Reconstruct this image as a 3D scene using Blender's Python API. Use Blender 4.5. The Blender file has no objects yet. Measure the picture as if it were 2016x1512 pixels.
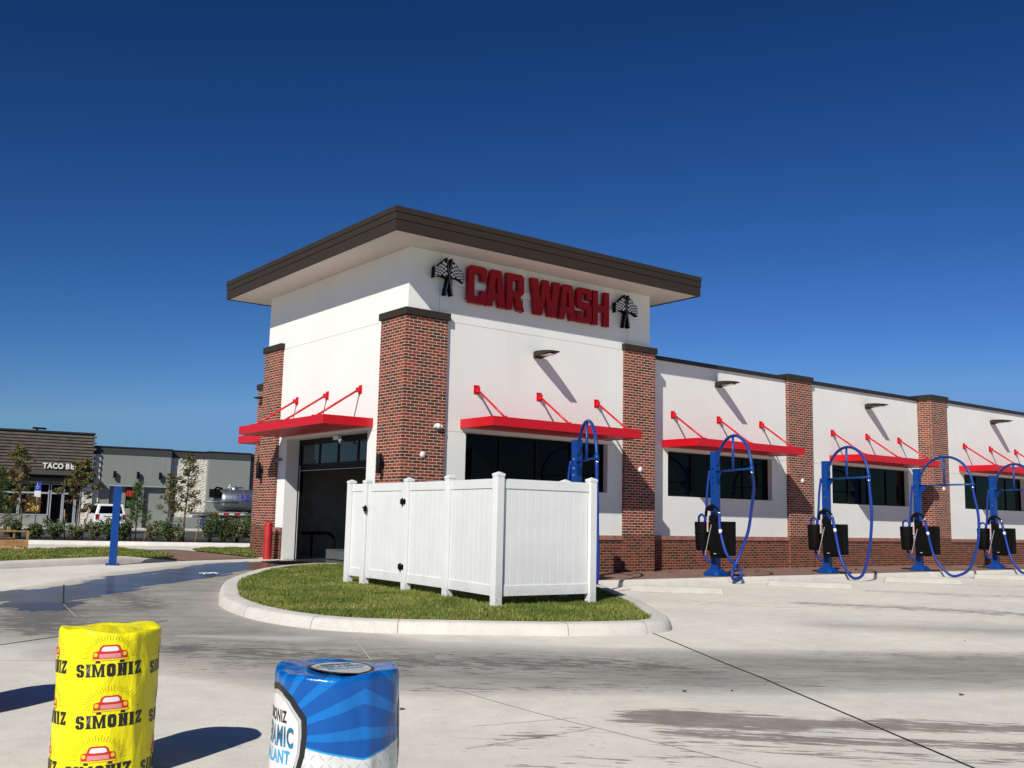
import bpy, bmesh, math, random
import numpy as np
from mathutils import Vector, Matrix
random.seed(7); RNG = np.random.default_rng(7)
PI = math.pi
scene = bpy.context.scene
COL = scene.collection

# ------------------------------------------------------------------ camera
CAM = (-11.0790062, -18.4174578, 1.38570382)
YAW, PITCH, ROLL, FPX = .922238208, .133497101, .0223435492, 1970.7477
fw = Vector((math.cos(PITCH)*math.cos(YAW), math.cos(PITCH)*math.sin(YAW), math.sin(PITCH)))
rt = Vector((math.sin(YAW), -math.cos(YAW), 0)); up0 = rt.cross(fw)
r2 = rt*math.cos(ROLL)+up0*math.sin(ROLL); u2 = -rt*math.sin(ROLL)+up0*math.cos(ROLL)
cd = bpy.data.cameras.new('camera'); cam = bpy.data.objects.new('camera', cd); COL.objects.link(cam)
m = Matrix((r2, u2, -fw)).transposed().to_4x4(); m.translation = CAM; cam.matrix_world = m
cd.sensor_fit = 'HORIZONTAL'; cd.sensor_width = 36; cd.lens = FPX/2016*36; cd.clip_start = .05; cd.clip_end = 3000
scene.camera = cam

# ------------------------------------------------------------------ sky and sun
EL = math.radians(36.84); LDIR = Vector((.68354743, .4163108, -.59954))
w = bpy.data.worlds.new('World'); scene.world = w; w.use_nodes = True
nt = w.node_tree; bg = nt.nodes['Background']
sky = nt.nodes.new('ShaderNodeTexSky'); sky.sky_type = 'NISHITA'; sky.sun_disc = False
sky.sun_elevation = EL; sky.sun_rotation = math.atan2(-LDIR.x, -LDIR.y)
sky.air_density = 1.0; sky.dust_density = .35; sky.ozone_density = 3.2; sky.altitude = 0
# deepen the clear sky towards the polarised blue of the photograph, channel by channel
sp_ = nt.nodes.new('ShaderNodeSeparateColor'); cb_ = nt.nodes.new('ShaderNodeCombineColor'); nt.links.new(sky.outputs[0], sp_.inputs[0])
for i_, (g_, k_) in enumerate(((2.183, .0685), (1.77, .1415), (1.77, .1843))):
    p_ = nt.nodes.new('ShaderNodeMath'); p_.operation = 'POWER'; p_.inputs[1].default_value = g_; nt.links.new(sp_.outputs[i_], p_.inputs[0])
    q_ = nt.nodes.new('ShaderNodeMath'); q_.operation = 'MULTIPLY'; q_.inputs[1].default_value = k_; nt.links.new(p_.outputs[0], q_.inputs[0]); m_ = nt.nodes.new('ShaderNodeMath'); m_.operation = 'MINIMUM'; m_.inputs[1].default_value = (1.65, 3.55, 7.2)[i_]; nt.links.new(q_.outputs[0], m_.inputs[0]); nt.links.new(m_.outputs[0], cb_.inputs[i_])
nt.links.new(cb_.outputs[0], bg.inputs[0])
bg.inputs[1].default_value = .075
sd = bpy.data.lights.new('sun', 'SUN'); sun = bpy.data.objects.new('sun', sd); COL.objects.link(sun)
sd.energy = 4.2; sd.angle = math.radians(.5); sd.color = (1, .975, .885)
sun.rotation_euler = LDIR.to_track_quat('-Z', 'Y').to_euler()
vs = scene.view_settings; vs.view_transform = 'Standard'; vs.look = 'None'; vs.gamma = 1; vs.use_curve_mapping = False
vs.exposure = .28

# ------------------------------------------------------------------ materials
MATS = {}
class NB:
    def __init__(s, name):
        s.m = bpy.data.materials.new(name); s.m.use_nodes = True; s.t = s.m.node_tree
        s.b = s.t.nodes['Principled BSDF']
    def n(s, kind, **kw):
        nd = s.t.nodes.new('ShaderNode'+kind)
        for k, v in kw.items():
            if k.startswith('i_'):
                nd.inputs[int(k[2:]) if k[2:].isdigit() else k[2:]].default_value = v
            else: setattr(nd, k, v)
        return nd
    def l(s, a, b): s.t.links.new(a, b)
    def math(s, op, a, b=None, c=None, clamp=False):
        nd = s.n('Math', operation=op, use_clamp=clamp)
        for i, v in enumerate((a, b, c)):
            if v is None: continue
            if hasattr(v, 'links'): s.l(v, nd.inputs[i])
            else: nd.inputs[i].default_value = v
        return nd.outputs[0]
    def ramp(s, fac, stops, interp='LINEAR'):
        nd = s.n('ValToRGB'); nd.color_ramp.interpolation = interp
        el = nd.color_ramp.elements
        while len(el) < len(stops): el.new(.5)
        for e, (p, c) in zip(el, stops):
            e.position = p; e.color = (c, c, c, 1) if isinstance(c, (int, float)) else (*c, 1)
        s.l(fac, nd.inputs[0]); return nd.outputs[0]
    def mix(s, fac, a, b, mode='MIX'):
        nd = s.n('Mix', data_type='RGBA', blend_type=mode)
        for i, v in ((0, fac), (6, a), (7, b)):
            if hasattr(v, 'links'): s.l(v, nd.inputs[i])
            elif i == 0: nd.inputs[0].default_value = v
            else: nd.inputs[i].default_value = (*v, 1)
        return nd.outputs[2]
    def noise(s, vec, scale, detail=4, rough=.55):
        nd = s.n('TexNoise'); nd.inputs['Scale'].default_value = scale; nd.inputs['Detail'].default_value = detail
        nd.inputs['Roughness'].default_value = rough
        if vec is not None: s.l(vec, nd.inputs['Vector'])
        return nd.outputs[0]
    def pos(s): return s.n('TexCoord').outputs['Object']
    def uv(s): return s.n('TexCoord').outputs['UV']
    def scaled(s, vec, sc, rot=(0, 0, 0)):
        nd = s.n('Mapping'); nd.inputs['Scale'].default_value = sc; nd.inputs['Rotation'].default_value = rot
        s.l(vec, nd.inputs[0]); return nd.outputs[0]
    def along(s, vec, deg, sa, sc):
        nd = s.n('Mapping', vector_type='TEXTURE'); nd.inputs['Rotation'].default_value = (0, 0, math.radians(deg)); nd.inputs['Scale'].default_value = (1/sa, 1/sc, 1)
        s.l(vec, nd.inputs[0]); return nd.outputs[0]
    def bump(s, h, strength=.3, dist=.01):
        nd = s.n('Bump'); nd.inputs['Strength'].default_value = strength; nd.inputs['Distance'].default_value = dist
        s.l(h, nd.inputs['Height']); s.l(nd.outputs[0], s.b.inputs['Normal'])
    def set(s, rough=.5, metal=0, spec=.5, col=None):
        s.b.inputs['Roughness'].default_value = rough; s.b.inputs['Metallic'].default_value = metal
        s.b.inputs['Specular IOR Level'].default_value = spec
        if col is not None:
            if hasattr(col, 'links'): s.l(col, s.b.inputs['Base Color'])
            else: s.b.inputs['Base Color'].default_value = (*col, 1)
        return s.m
def paint(name, col, rough=.45, metal=0, spec=.5, vary=.12, scale=3., bump=0., bscale=60.):
    """plain coating with slight dirt variation"""
    b = NB(name); p = b.pos(); n = b.noise(p, scale, 5)
    f = b.ramp(n, [(.3, 1-vary), (.7, 1+vary*.3)])
    c = b.mix(1., col, f, 'MULTIPLY')
    if bump: b.bump(b.noise(p, bscale, 3), bump, .004)
    return b.set(rough, metal, spec, c)
M = {}
def stucco(name, col):
    b = NB(name); p = b.pos()
    n = b.noise(p, .6, 5); c = b.mix(1., col, b.ramp(n, [(.3, .95), (.7, 1.02)]), 'MULTIPLY')
    st = b.noise(b.scaled(p, (2.5, 2.5, .25)), 1.2, 4)
    c = b.mix(b.ramp(st, [(.58, 0.), (.85, .2)]), c, (.5, .47, .42)); c = b.mix(b.ramp(b.noise(b.scaled(p, (9., 9., .5)), 1., 5), [(.66, 0.), (.8, .10)]), c, (.42, .40, .37))
    h = b.noise(p, 26, 4, .6); b.bump(h, .5, .013)
    return b.set(.9, 0, .2, c)
M['stucco'] = stucco('white_stucco', (.745, .74, .705))
M['soffit'] = stucco('soffit_stucco', (.70, .685, .63))
M['greystucco'] = stucco('grey_stucco', (.215, .225, .21))
def brick(name, mortar, reds, dark, ledge=False):
    b = NB(name); uv = b.uv()
    t = b.n('TexBrick'); t.inputs['Scale'].default_value = 1; t.inputs['Brick Width'].default_value = .203
    t.inputs['Row Height'].default_value = .0677; t.inputs['Mortar Size'].default_value = .0070
    t.inputs['Mortar Smooth'].default_value = .15; t.inputs['Bias'].default_value = 0
    t.inputs['Color1'].default_value = (0, 0, 0, 1); t.inputs['Color2'].default_value = (1, 1, 1, 1)
    t.inputs['Mortar'].default_value = (.5, .5, .5, 1)
    b.l(uv, t.inputs['Vector'])
    tint = b.ramp(t.outputs['Color'], [(0, dark), (.42, (dark[0]*1.35, dark[1]*1.15, dark[2]*1.1)), (.48, reds), (.7, (reds[0]*1.15, reds[1]*1.1, reds[2])), (1, (reds[0]*.8, reds[1]*.8, reds[2]*.8))])
    n = b.noise(uv, 45, 4, .7); tint = b.mix(1., tint, b.ramp(n, [(.3, .75), (.75, 1.25)]), 'MULTIPLY')
    mo = b.mix(1., mortar, b.ramp(b.noise(uv, 9, 4), [(.3, .8), (.7, 1.08)]), 'MULTIPLY')
    c = b.mix(t.outputs['Fac'], tint, mo)
    inv = b.math('SUBTRACT', 1., t.outputs['Fac'])
    hh = b.math('ADD', inv, b.math('MULTIPLY', n, .25)); b.bump(hh, .6, .006)
    return b.set(.85, 0, .25, c)
M['brick'] = brick('brick_light_mortar', (.60, .43, .34), (.205, .042, .024), (.066, .025, .016))
M['brick_low'] = brick('brick_base_course', (.33, .21, .14), (.165, .035, .022), (.06, .022, .014))
M['ledge'] = paint('cast_stone_ledge', (.34, .15, .115), .8, vary=.35, scale=5)
M['brown'] = paint('bronze_metal', (.033, .025, .018), .6, 0, .25, vary=.1)
M['darkcoping'] = paint('dark_coping_metal', (.028, .022, .02), .5, .2)
M['red'] = paint('red_enamel', (.56, .003, .012), .38, vary=.06)
M['redface'] = paint('red_letter_face', (.30, .001, .005), .45, 0, .3, vary=.08)
M['redbollard'] = paint('red_bollard_paint', (.42, .012, .012), .55, vary=.25, bump=.1)
M['blue'] = paint('blue_enamel', (.001, .045, .235), .4, 0, .35, vary=.12, bump=.04, bscale=30)
M['hose'] = paint('blue_hose_rubber', (.005, .032, .24), .45, 0, .35, vary=.1)
M['black'] = paint('black_plastic', (.003, .003, .003), .65, 0, .12, vary=.2)
M['blackmetal'] = paint('black_metal', (.005, .005, .006), .5, 0, .15)
M['vinyl'] = paint('white_vinyl', (.74, .74, .73), .35, vary=.04)
b = NB('white_vinyl_panel'); p = b.pos(); sx = b.n('SeparateXYZ'); b.l(p, sx.inputs[0])
c = b.mix(1., (.74, .735, .715), b.ramp(b.noise(p, 2.5, 4), [(.3, .95), (.7, 1.02)]), 'MULTIPLY')
sp_l = b.math('MULTIPLY', b.ramp(b.math('ADD', sx.outputs[2], b.math('MULTIPLY', b.noise(p, 6, 5), .5)), [(.30, .55), (.62, 0.)]), b.ramp(b.noise(p, 38, 4, .7), [(.42, 0.), (.62, 1.)]))
c = b.mix(sp_l, c, (.30, .27, .21)); M['vinyl'] = b.set(.38, 0, .4, c)
M['chrome'] = paint('chrome', (.7, .7, .7), .2, 1.)
M['whiteplastic'] = paint('white_plastic', (.75, .74, .71), .4)
M['silverface'] = paint('raceway_grey', (.5, .5, .5), .5)
M['joint'] = paint('control_joint', (.36, .35, .33), .9)
M['paper'] = paint('white_paper', (.8, .8, .78), .8)
M['rubber'] = paint('tyre_rubber', (.015, .015, .015), .85)
M['grey'] = paint('grey_metal', (.2, .21, .21), .4, .5)
M['tunnelwall'] = paint('dark_tunnel_wall', (.30, .285, .26), .6, vary=.3)
M['tunnelfloor'] = paint('wet_tunnel_floor', (.09, .085, .075), .15, vary=.3)
M['wood'] = paint('pine_wood', (.42, .24, .09), .8, vary=.35, scale=8)
M['plastic_film'] = paint('pale_plastic_film', (.5, .48, .46), .25, vary=.3, scale=14, bump=.5)
M['stake'] = paint('stake_wood', (.35, .2, .09), .85, vary=.3, scale=10)
M['bark'] = paint('bark', (.13, .085, .055), .95, vary=.4, scale=20)
M['slat'] = None
b = NB('weathered_slats'); p = b.pos(); n = b.noise(b.scaled(p, (1.2, 1.2, 9.)), 1.4, 5)
M['slat'] = b.set(.85, 0, .2, b.ramp(n, [(.3, (.075, .06, .048)), (.5, (.125, .105, .088)), (.72, (.18, .155, .135))]))
b = NB('split_face_stone'); p = b.pos()
v = b.n('TexVoronoi'); v.inputs['Scale'].default_value = 5.5; b.l(b.scaled(p, (1, 1, 2.)), v.inputs[0])
c = b.mix(.5, (.62, .58, .49), b.ramp(b.noise(p, 6, 5), [(.3, (.42, .39, .33)), (.7, (.72, .68, .6))]))
b.bump(v.outputs['Distance'], .8, .08); M['stone'] = b.set(.9, 0, .2, c)
def glass(name, col, rough=.03, spec=.5):
    b = NB(name); b.bump(b.noise(b.pos(), 1.2, 2), .02, .02); return b.set(rough, 0, spec, col)
M['glass'] = glass('tinted_window_glass', (.0015, .0016, .0025), .03, .16)
M['doorglass'] = glass('garage_door_glass', (.03, .04, .05), .06, .9)
M['carpaint'] = paint('white_car_paint', (.72, .72, .70), .25, vary=.03)
M['steel'] = NB('polished_tank_steel').set(.38, .9, .5, (.36, .37, .40))
M['taillight'] = paint('tail_light_red', (.25, .01, .012), .3)
M['yellowhose'] = paint('yellow_suction_hose', (.42, .30, .06), .6, vary=.3, scale=9)
M['signblue'] = paint('sign_blue', (.01, .05, .4), .5)
M['letterblue'] = paint('letter_blue', (.02, .03, .3), .5)
M['black_ink'] = paint('black_ink', (.012, .012, .012), .45, vary=.05)
M['red_ink'] = paint('red_ink', (.55, .02, .015), .4, vary=.05)
M['pink_ink'] = paint('pink_ink', (.72, .33, .36), .4, vary=.05)
M['white_ink'] = paint('white_ink', (.72, .68, .68), .4, vary=.05)
M['gold_ink'] = paint('gold_ink', (.80, .52, .02), .4, vary=.05)
M['silver_ink'] = paint('silver_ink', (.52, .52, .52), .35, .2, vary=.2, scale=7)
M['teal_ink'] = NB('teal_gradient_ink')
b = M['teal_ink']; p = b.pos(); sx = b.n('SeparateXYZ'); b.l(p, sx.inputs[0])
f = b.ramp(b.math('MULTIPLY', b.math('FRACT', b.math('MULTIPLY', sx.outputs[2], 9.)), 1.), [(0, (.01, .05, .12)), (.5, (.02, .24, .36)), (1, (.01, .06, .16))])
M['teal_ink'] = b.set(.35, 0, .5, f)
M['sky_ink'] = paint('sky_blue_ink', (.03, .33, .60), .4, vary=.05)

def concrete(name, base, use_masks=False):
    b = NB(name); p = b.pos()
    n1 = b.noise(p, .35, 6, .6); n2 = b.noise(p, 3.5, 6, .65); n3 = b.noise(p, 60, 3, .6)
    brush = b.noise(b.along(p, -30, 1., 3.), 9, 5, .7)
    c = b.mix(1., base, b.ramp(n1, [(.3, (.84, .85, .87)), (.7, (1.07, 1.05, 1.02))]), 'MULTIPLY')
    c = b.mix(1., c, b.ramp(n2, [(.3, .90), (.7, 1.06)]), 'MULTIPLY')
    c = b.mix(1., c, b.ramp(n3, [(.3, .90), (.7, 1.07)]), 'MULTIPLY')
    # small dark specks
    sp = b.noise(p, 11, 2, .5); c = b.mix(b.ramp(sp, [(.70, 0.), (.76, .35)]), c, (.16, .14, .12))
    rough = .88
    if use_masks:
        A = b.n('VertexColor', layer_name='stainA'); B = b.n('VertexColor', layer_name='stainB')
        sa = b.n('SeparateColor'); b.l(A.outputs[0], sa.inputs[0]); sb = b.n('SeparateColor'); b.l(B.outputs[0], sb.inputs[0])
        # streak noises: one along the driving lane direction in the foreground
        st1 = b.math('ADD', b.math('MULTIPLY', b.noise(b.along(p, -44, .55, 4.2), 2.2, 6, .66), .55), b.math('MULTIPLY', b.noise(b.along(p, -44, 1.6, 11.), 2.4, 5, .65), .45))
        st2 = b.noise(b.scaled(p, (3., 3., 1)), 2.2, 6, .65)
        def crisp(mask, noise, lo=.44, hi=.52, k=.9, A=1.9):
            return b.ramp(b.math('ADD', b.math('MULTIPLY', mask, k), b.math('MULTIPLY', b.math('SUBTRACT', noise, .5), A)), [(lo, 0.), (hi, 1.)])
        # lane: soft tyre darkening
        lane = b.math('MULTIPLY', sa.outputs[1], b.ramp(b.noise(b.along(p, -30, .5, 1.8), 1.2, 3, .5), [(.25, .62), (.75, 1.)]))
        c = b.mix(lane, c, b.mix(1., c, (.36, .355, .36), 'MULTIPLY'))
        rub = crisp(sa.outputs[1], b.noise(b.along(p, -31, .9, 9.), 2.3, 6, .68), .80, 1.15, .75, 2.2)
        c = b.mix(b.math('MULTIPLY', rub, .45), c, (.12, .118, .115))
        # tyre flecks inside lane
        fl = b.math('MULTIPLY', b.ramp(b.noise(b.along(p, -30, 1.2, 8.), 2.6, 5, .7), [(.57, 0.), (.64, 1.)]), b.math('MULTIPLY', sa.outputs[1], .6))
        c = b.mix(fl, c, (.10, .10, .10))
        # oil (dry)
        oil = crisp(sb.outputs[0], b.noise(b.along(p, -40, 1.6, 8.), 1.9, 6, .70), .50, .62, A=2.4)
        c = b.mix(b.math('MULTIPLY', oil, .7), c, (.10, .09, .08))
        # pale patches and worn stall lines
        c = b.mix(b.math('MULTIPLY', sb.outputs[1], .55), c, (.66, .65, .62))
        # damp brown
        br = crisp(sa.outputs[2], st1, .36, .50, A=2.6)
        c = b.mix(b.math('MULTIPLY', br, .78), c, b.mix(b.ramp(n2, [(.4, 0.), (.6, 1.)]), (.13, .105, .09), (.20, .17, .15)))
        damp = crisp(sb.outputs[2], b.noise(b.along(p, -38, 1.1, 3.4), 2.8, 6, .72), .46, .56, 1., 2.6)
        c = b.mix(b.math("MULTIPLY", damp, .8), c, (.12, .118, .112))
        # wet
        wet = crisp(sa.outputs[0], b.math('ADD', b.math('MULTIPLY', b.noise(b.along(p, 38, .45, 2.4), 1.2, 3, .45), .8), b.math('MULTIPLY', b.noise(b.along(p, 30, .8, 3.5), 3.0, 3, .5), .2)), .40, .43, A=1.1)
        c = b.mix(b.math('MULTIPLY', wet, .9), c, b.mix(1., c, (.22, .21, .20), 'MULTIPLY'))
        r = b.mix(wet, (.88, .88, .88), (.22, .22, .22)); b.l(r, b.b.inputs['Roughness'])
        b.l(b.ramp(wet, [(0, .2), (1, .2)]), b.b.inputs['Specular IOR Level'])
        b.bump(b.math('ADD', b.math('MULTIPLY', b.math('ADD', n3, brush), b.math('SUBTRACT', 1.05, wet)), 0.), .25, .004)
        b.set(.88, 0, .2, c)
        b.l(r, b.b.inputs['Roughness'])
        return b.m
    b.bump(b.math('ADD', n3, brush), .25, .004)
    return b.set(.88, 0, .2, c)
CONC = (.70, .66, .585)
M['ground'] = concrete('worn_concrete_paving', CONC, True)
M['kerb'] = concrete('kerb_concrete', (.62, .585, .53))
M['stopconc'] = concrete('wheel_stop_concrete', (.46, .44, .39))
M['asphalt'] = paint('asphalt', (.06, .06, .062), .9, vary=.25, scale=2, bump=.3)
b = NB('brick_pavers'); uv = b.pos()
t = b.n('TexBrick'); t.inputs['Scale'].default_value = 1; t.inputs['Brick Width'].default_value = .2; t.inputs['Row Height'].default_value = .1
t.inputs['Mortar Size'].default_value = .004; t.inputs['Color1'].default_value = (.27, .155, .12, 1); t.inputs['Color2'].default_value = (.19, .115, .095, 1); t.inputs['Mortar'].default_value = (.13, .10, .085, 1)
b.l(uv, t.inputs['Vector']); c = b.mix(1., t.outputs[0], b.ramp(b.noise(uv, 1.3, 5), [(.3, .8), (.7, 1.15)]), 'MULTIPLY')
M['pavers'] = b.set(.9, 0, .2, c)
def grassmat(name, shades):
    b = NB(name); p = b.pos(); n = b.noise(b.scaled(p, (1, 1, .2)), 30, 2); n2 = b.noise(b.scaled(p, (1, 1, 0)), 1.1, 4)
    f = b.math('ADD', b.math('MULTIPLY', n, .62), b.math('MULTIPLY', n2, .56))
    c = b.ramp(f, [(.38, shades[0]), (.52, shades[1]), (.66, shades[2]), (.8, shades[3])])
    b.b.inputs['Subsurface Weight'].default_value = 0
    return b.set(.6, 0, .25, c)
M['grass'] = grassmat('grass_blades', [(.035, .055, .010), (.10, .14, .022), (.20, .215, .042), (.38, .31, .12)])
M['soil'] = paint('thatch_soil', (.075, .075, .03), .95, vary=.4, scale=12)
M['mulch'] = paint('dark_mulch', (.028, .018, .013), .95, vary=.5, scale=14, bump=1., bscale=25)
def leafmat(name, stops, scale=9):
    b = NB(name); p = b.pos(); n = b.noise(p, scale, 2, .6)
    return b.set(.55, 0, .3, b.ramp(n, stops))
M['pine'] = leafmat('pine_needles', [(.35, (.025, .055, .010)), (.5, (.055, .105, .018)), (.65, (.11, .165, .035))])
M['autumn'] = leafmat('autumn_leaves', [(.35, (.05, .075, .02)), (.48, (.085, .095, .028)), (.56, (.15, .10, .03)), (.63, (.24, .10, .045)), (.72, (.19, .16, .06))], 4)
M['olive'] = leafmat('olive_leaves', [(.35, (.035, .05, .015)), (.5, (.08, .085, .025)), (.66, (.17, .13, .04))], 5)
M['shrub'] = leafmat('shrub_leaves', [(.35, (.018, .035, .010)), (.5, (.045, .075, .02)), (.68, (.12, .16, .05))], 9)
M['paleshrub'] = leafmat('pale_shrub_leaves', [(.35, (.05, .06, .025)), (.5, (.12, .13, .06)), (.68, (.26, .25, .14))], 9)
# chequered cloth by UV
b = NB('chequered_flag_face'); t = b.n('TexChecker'); t.inputs['Scale'].default_value = 1
t.inputs['Color1'].default_value = (.62, .62, .62, 1); t.inputs['Color2'].default_value = (.01, .01, .01, 1)
b.l(b.uv(), t.inputs[0]); M['checker'] = b.set(.4, 0, .4, t.outputs[0])
# yellow film and blue film
b = NB('yellow_plastic_wrap'); p = b.pos(); n = b.noise(b.scaled(p, (3, 3, 1.2)), 4, 4, .6)
b.bump(n, .55, .03)
M['yellow'] = b.set(.42, 0, .35, b.mix(1., (.82, .72, .004), b.ramp(b.noise(p, 3, 4), [(.3, .9), (.7, 1.02)]), 'MULTIPLY'))
b = NB('blue_and_silver_wrap'); uv = b.uv(); sx = b.n('SeparateXYZ'); b.l(uv, sx.inputs[0])
U = b.math('ABSOLUTE', sx.outputs[0]); V = sx.outputs[1]      # metres round from the fold, metres up
du = b.math('SUBTRACT', .449, U); dv = b.math('SUBTRACT', V, -.27)
ang = b.math('ARCTAN2', dv, du)
rays = b.ramp(b.math('ADD', b.math('MULTIPLY', b.math('SINE', b.math('MULTIPLY', ang, 20.)), .5), .5), [(.68, 0.), (.71, 1.)])
blue = b.mix(rays, (.002, .080, .33), (.003, .145, .47))
# diamond plate
cu = b.math('MULTIPLY', sx.outputs[0], 26.); cv = b.math('MULTIPLY', V, 26.)
par = b.math('MODULO', b.math('ABSOLUTE', b.math('ADD', b.math('FLOOR', cu), b.math('FLOOR', cv))), 2.)
fu = b.math('SUBTRACT', b.math('FRACT', cu), .5); fv = b.math('SUBTRACT', b.math('FRACT', cv), .5)
sg = b.math('SUBTRACT', b.math('MULTIPLY', par, 2.), 1.)
a1 = b.math('ADD', fu, b.math('MULTIPLY', fv, sg)); a2 = b.math('SUBTRACT', fu, b.math('MULTIPLY', fv, sg))
dd = b.math('ADD', b.math('MULTIPLY', b.math('MULTIPLY', a1, a1), 2.4), b.math('MULTIPLY', b.math('MULTIPLY', a2, a2), 60.))
dash = b.ramp(dd, [(.55, 1.), (.95, 0.)])
white = b.mix(b.math('MULTIPLY', dash, .5), (.62, .62, .61), (.3, .3, .3))
low = b.math('ADD', -.340, b.math('MULTIPLY', U, .20))
isw = b.math('LESS_THAN', V, low)
edge = b.math('LESS_THAN', b.math('ABSOLUTE', b.math('SUBTRACT', V, low)), .004)
c = b.mix(isw, blue, white); c = b.mix(edge, c, (.01, .3, .6))
b.bump(b.math('ADD', b.noise(b.scaled(b.pos(), (2, 2, 1)), 5, 4), b.math('MULTIPLY', dash, b.math('MULTIPLY', isw, .1))), .4, .02)
M['bluewrap'] = b.set(.24, 0, .4, c)

# ------------------------------------------------------------------ mesh helpers
def sstep(t): t = min(1, max(0, t)); return t*t*(3-2*t)
def gz(x, y):      # height of the paving: a gentle rise towards the wash entrance, a fall in the foreground
    return .22*sstep((y+1.5)/7)*(1-sstep((y-11)/9))-.1*sstep((-8-y)/4.5)
class MB:
    def __init__(s): s.v = []; s.f = []; s.m = []; s.sm = []
    def add(s, vs_, fs, mi=0, smooth=False):
        o = len(s.v); s.v += [tuple(v) for v in vs_]
        for f in fs: s.f.append(tuple(o+i for i in f)); s.m.append(mi); s.sm.append(smooth)
        return s
    def box(s, x0, x1, y0, y1, z0, z1, mi=0):
        v = [(x, y, z) for z in (z0, z1) for y in (y0, y1) for x in (x0, x1)]
        return s.add(v, [(0, 2, 3, 1), (4, 5, 7, 6), (0, 1, 5, 4), (2, 6, 7, 3), (0, 4, 6, 2), (1, 3, 7, 5)], mi)
    def obox(s, c, ex, ey, ez, mi=0):      # oriented box: centre and three half-axis vectors
        c = Vector(c); ex, ey, ez = Vector(ex), Vector(ey), Vector(ez)
        v = [c+ex*a+ey*b_+ez*d for d in (-1, 1) for b_ in (-1, 1) for a in (-1, 1)]
        return s.add(v, [(0, 2, 3, 1), (4, 5, 7, 6), (0, 1, 5, 4), (2, 6, 7, 3), (0, 4, 6, 2), (1, 3, 7, 5)], mi)
    def prism(s, pts, z0, z1, mi=0, top=1., c=None):       # polygon in xy extruded in z (top scaled about c)
        n = len(pts)
        if c is None: c = (sum(p[0] for p in pts)/n, sum(p[1] for p in pts)/n)
        v = [(x, y, z0) for x, y in pts]+[(c[0]+(x-c[0])*top, c[1]+(y-c[1])*top, z1) for x, y in pts]
        return s.add(v, [tuple(range(n))[::-1], tuple(range(n, 2*n))]+[(i, (i+1) % n, n+(i+1) % n, n+i) for i in range(n)], mi)
    def slabY(s, pts, y0, y1, mi=0):        # polygon in xz, extruded in y
        n = len(pts)
        v = [(x, y0, z) for x, z in pts]+[(x, y1, z) for x, z in pts]
        return s.add(v, [tuple(range(n)), tuple(range(n, 2*n))[::-1]]+[(i, n+i, n+(i+1) % n, (i+1) % n) for i in range(n)], mi)
    def tube(s, pts, r, n=10, mi=0, cap=True, smooth=True):
        pts = [Vector(p) for p in pts]; rs = r if isinstance(r, (list, tuple)) else [r]*len(pts)
        o = len(s.v); d0 = (pts[1]-pts[0]).normalized()
        a = Vector((0, 0, 1)) if abs(d0.z) < .9 else Vector((1, 0, 0))
        u = d0.cross(a).normalized(); rings = []
        for i, p in enumerate(pts):
            d = ((pts[min(i+1, len(pts)-1)]-p).normalized()+(p-pts[max(i-1, 0)]).normalized())
            d = d.normalized() if d.length > 1e-6 else d0
            u = (u-d*u.dot(d)).normalized(); v_ = d.cross(u)
            rings += [p+(u*math.cos(t)+v_*math.sin(t))*rs[i] for t in [2*PI*k/n for k in range(n)]]
        fs = [(i*n+k, i*n+(k+1) % n, (i+1)*n+(k+1) % n, (i+1)*n+k) for i in range(len(pts)-1) for k in range(n)]
        s.add(rings, fs, mi, smooth)
        if cap: s.add([], [tuple(o+k-len(s.v) for k in range(n))[::-1], tuple(o+(len(pts)-1)*n+k-len(s.v) for k in range(n))], mi)
        return s
    def lathe(s, prof, n=24, mi=0, c=(0, 0), smooth=True):    # prof [(r,z)]
        v = [(c[0]+r*math.cos(2*PI*k/n), c[1]+r*math.sin(2*PI*k/n), z) for r, z in prof for k in range(n)]
        return s.add(v, [(i*n+k, i*n+(k+1) % n, (i+1)*n+(k+1) % n, (i+1)*n+k) for i in range(len(prof)-1) for k in range(n)], mi, smooth)
    def wall(s, P, xs, zs, holes, t, mi=0):
        """wall sheet with real thickness: P(a,z,d) maps along/height/depth to a point; holes are (a0,a1,z0,z1)"""
        xs = sorted(set(xs+[h[i] for h in holes for i in (0, 1)])); zs = sorted(set(zs+[h[i] for h in holes for i in (2, 3)]))
        xs = [x for x in xs]; zs = [z for z in zs]
        def solid(i, k):
            if i < 0 or k < 0 or i >= len(xs)-1 or k >= len(zs)-1: return False
            a = (xs[i]+xs[i+1])/2; z = (zs[k]+zs[k+1])/2
            return not any(h[0] < a < h[1] and h[2] < z < h[3] for h in holes)
        for i in range(len(xs)-1):
            for k in range(len(zs)-1):
                if not solid(i, k): continue
                a0, a1, z0, z1 = xs[i], xs[i+1], zs[k], zs[k+1]
                for d, fl in ((0, 0), (t, 1)):
                    q = [P(a0, z0, d), P(a1, z0, d), P(a1, z1, d), P(a0, z1, d)]
                    s.add(q, [(3, 2, 1, 0) if fl else (0, 1, 2, 3)], mi)
                for (di, dk, e) in ((-1, 0, ((a0, z0), (a0, z1))), (1, 0, ((a1, z0), (a1, z1))), (0, -1, ((a0, z0), (a1, z0))), (0, 1, ((a0, z1), (a1, z1)))):
                    if not solid(i+di, k+dk):
                        s.add([P(*e[0], 0), P(*e[1], 0), P(*e[1], t), P(*e[0], t)], [(0, 1, 2, 3)], mi)
        return s
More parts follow.
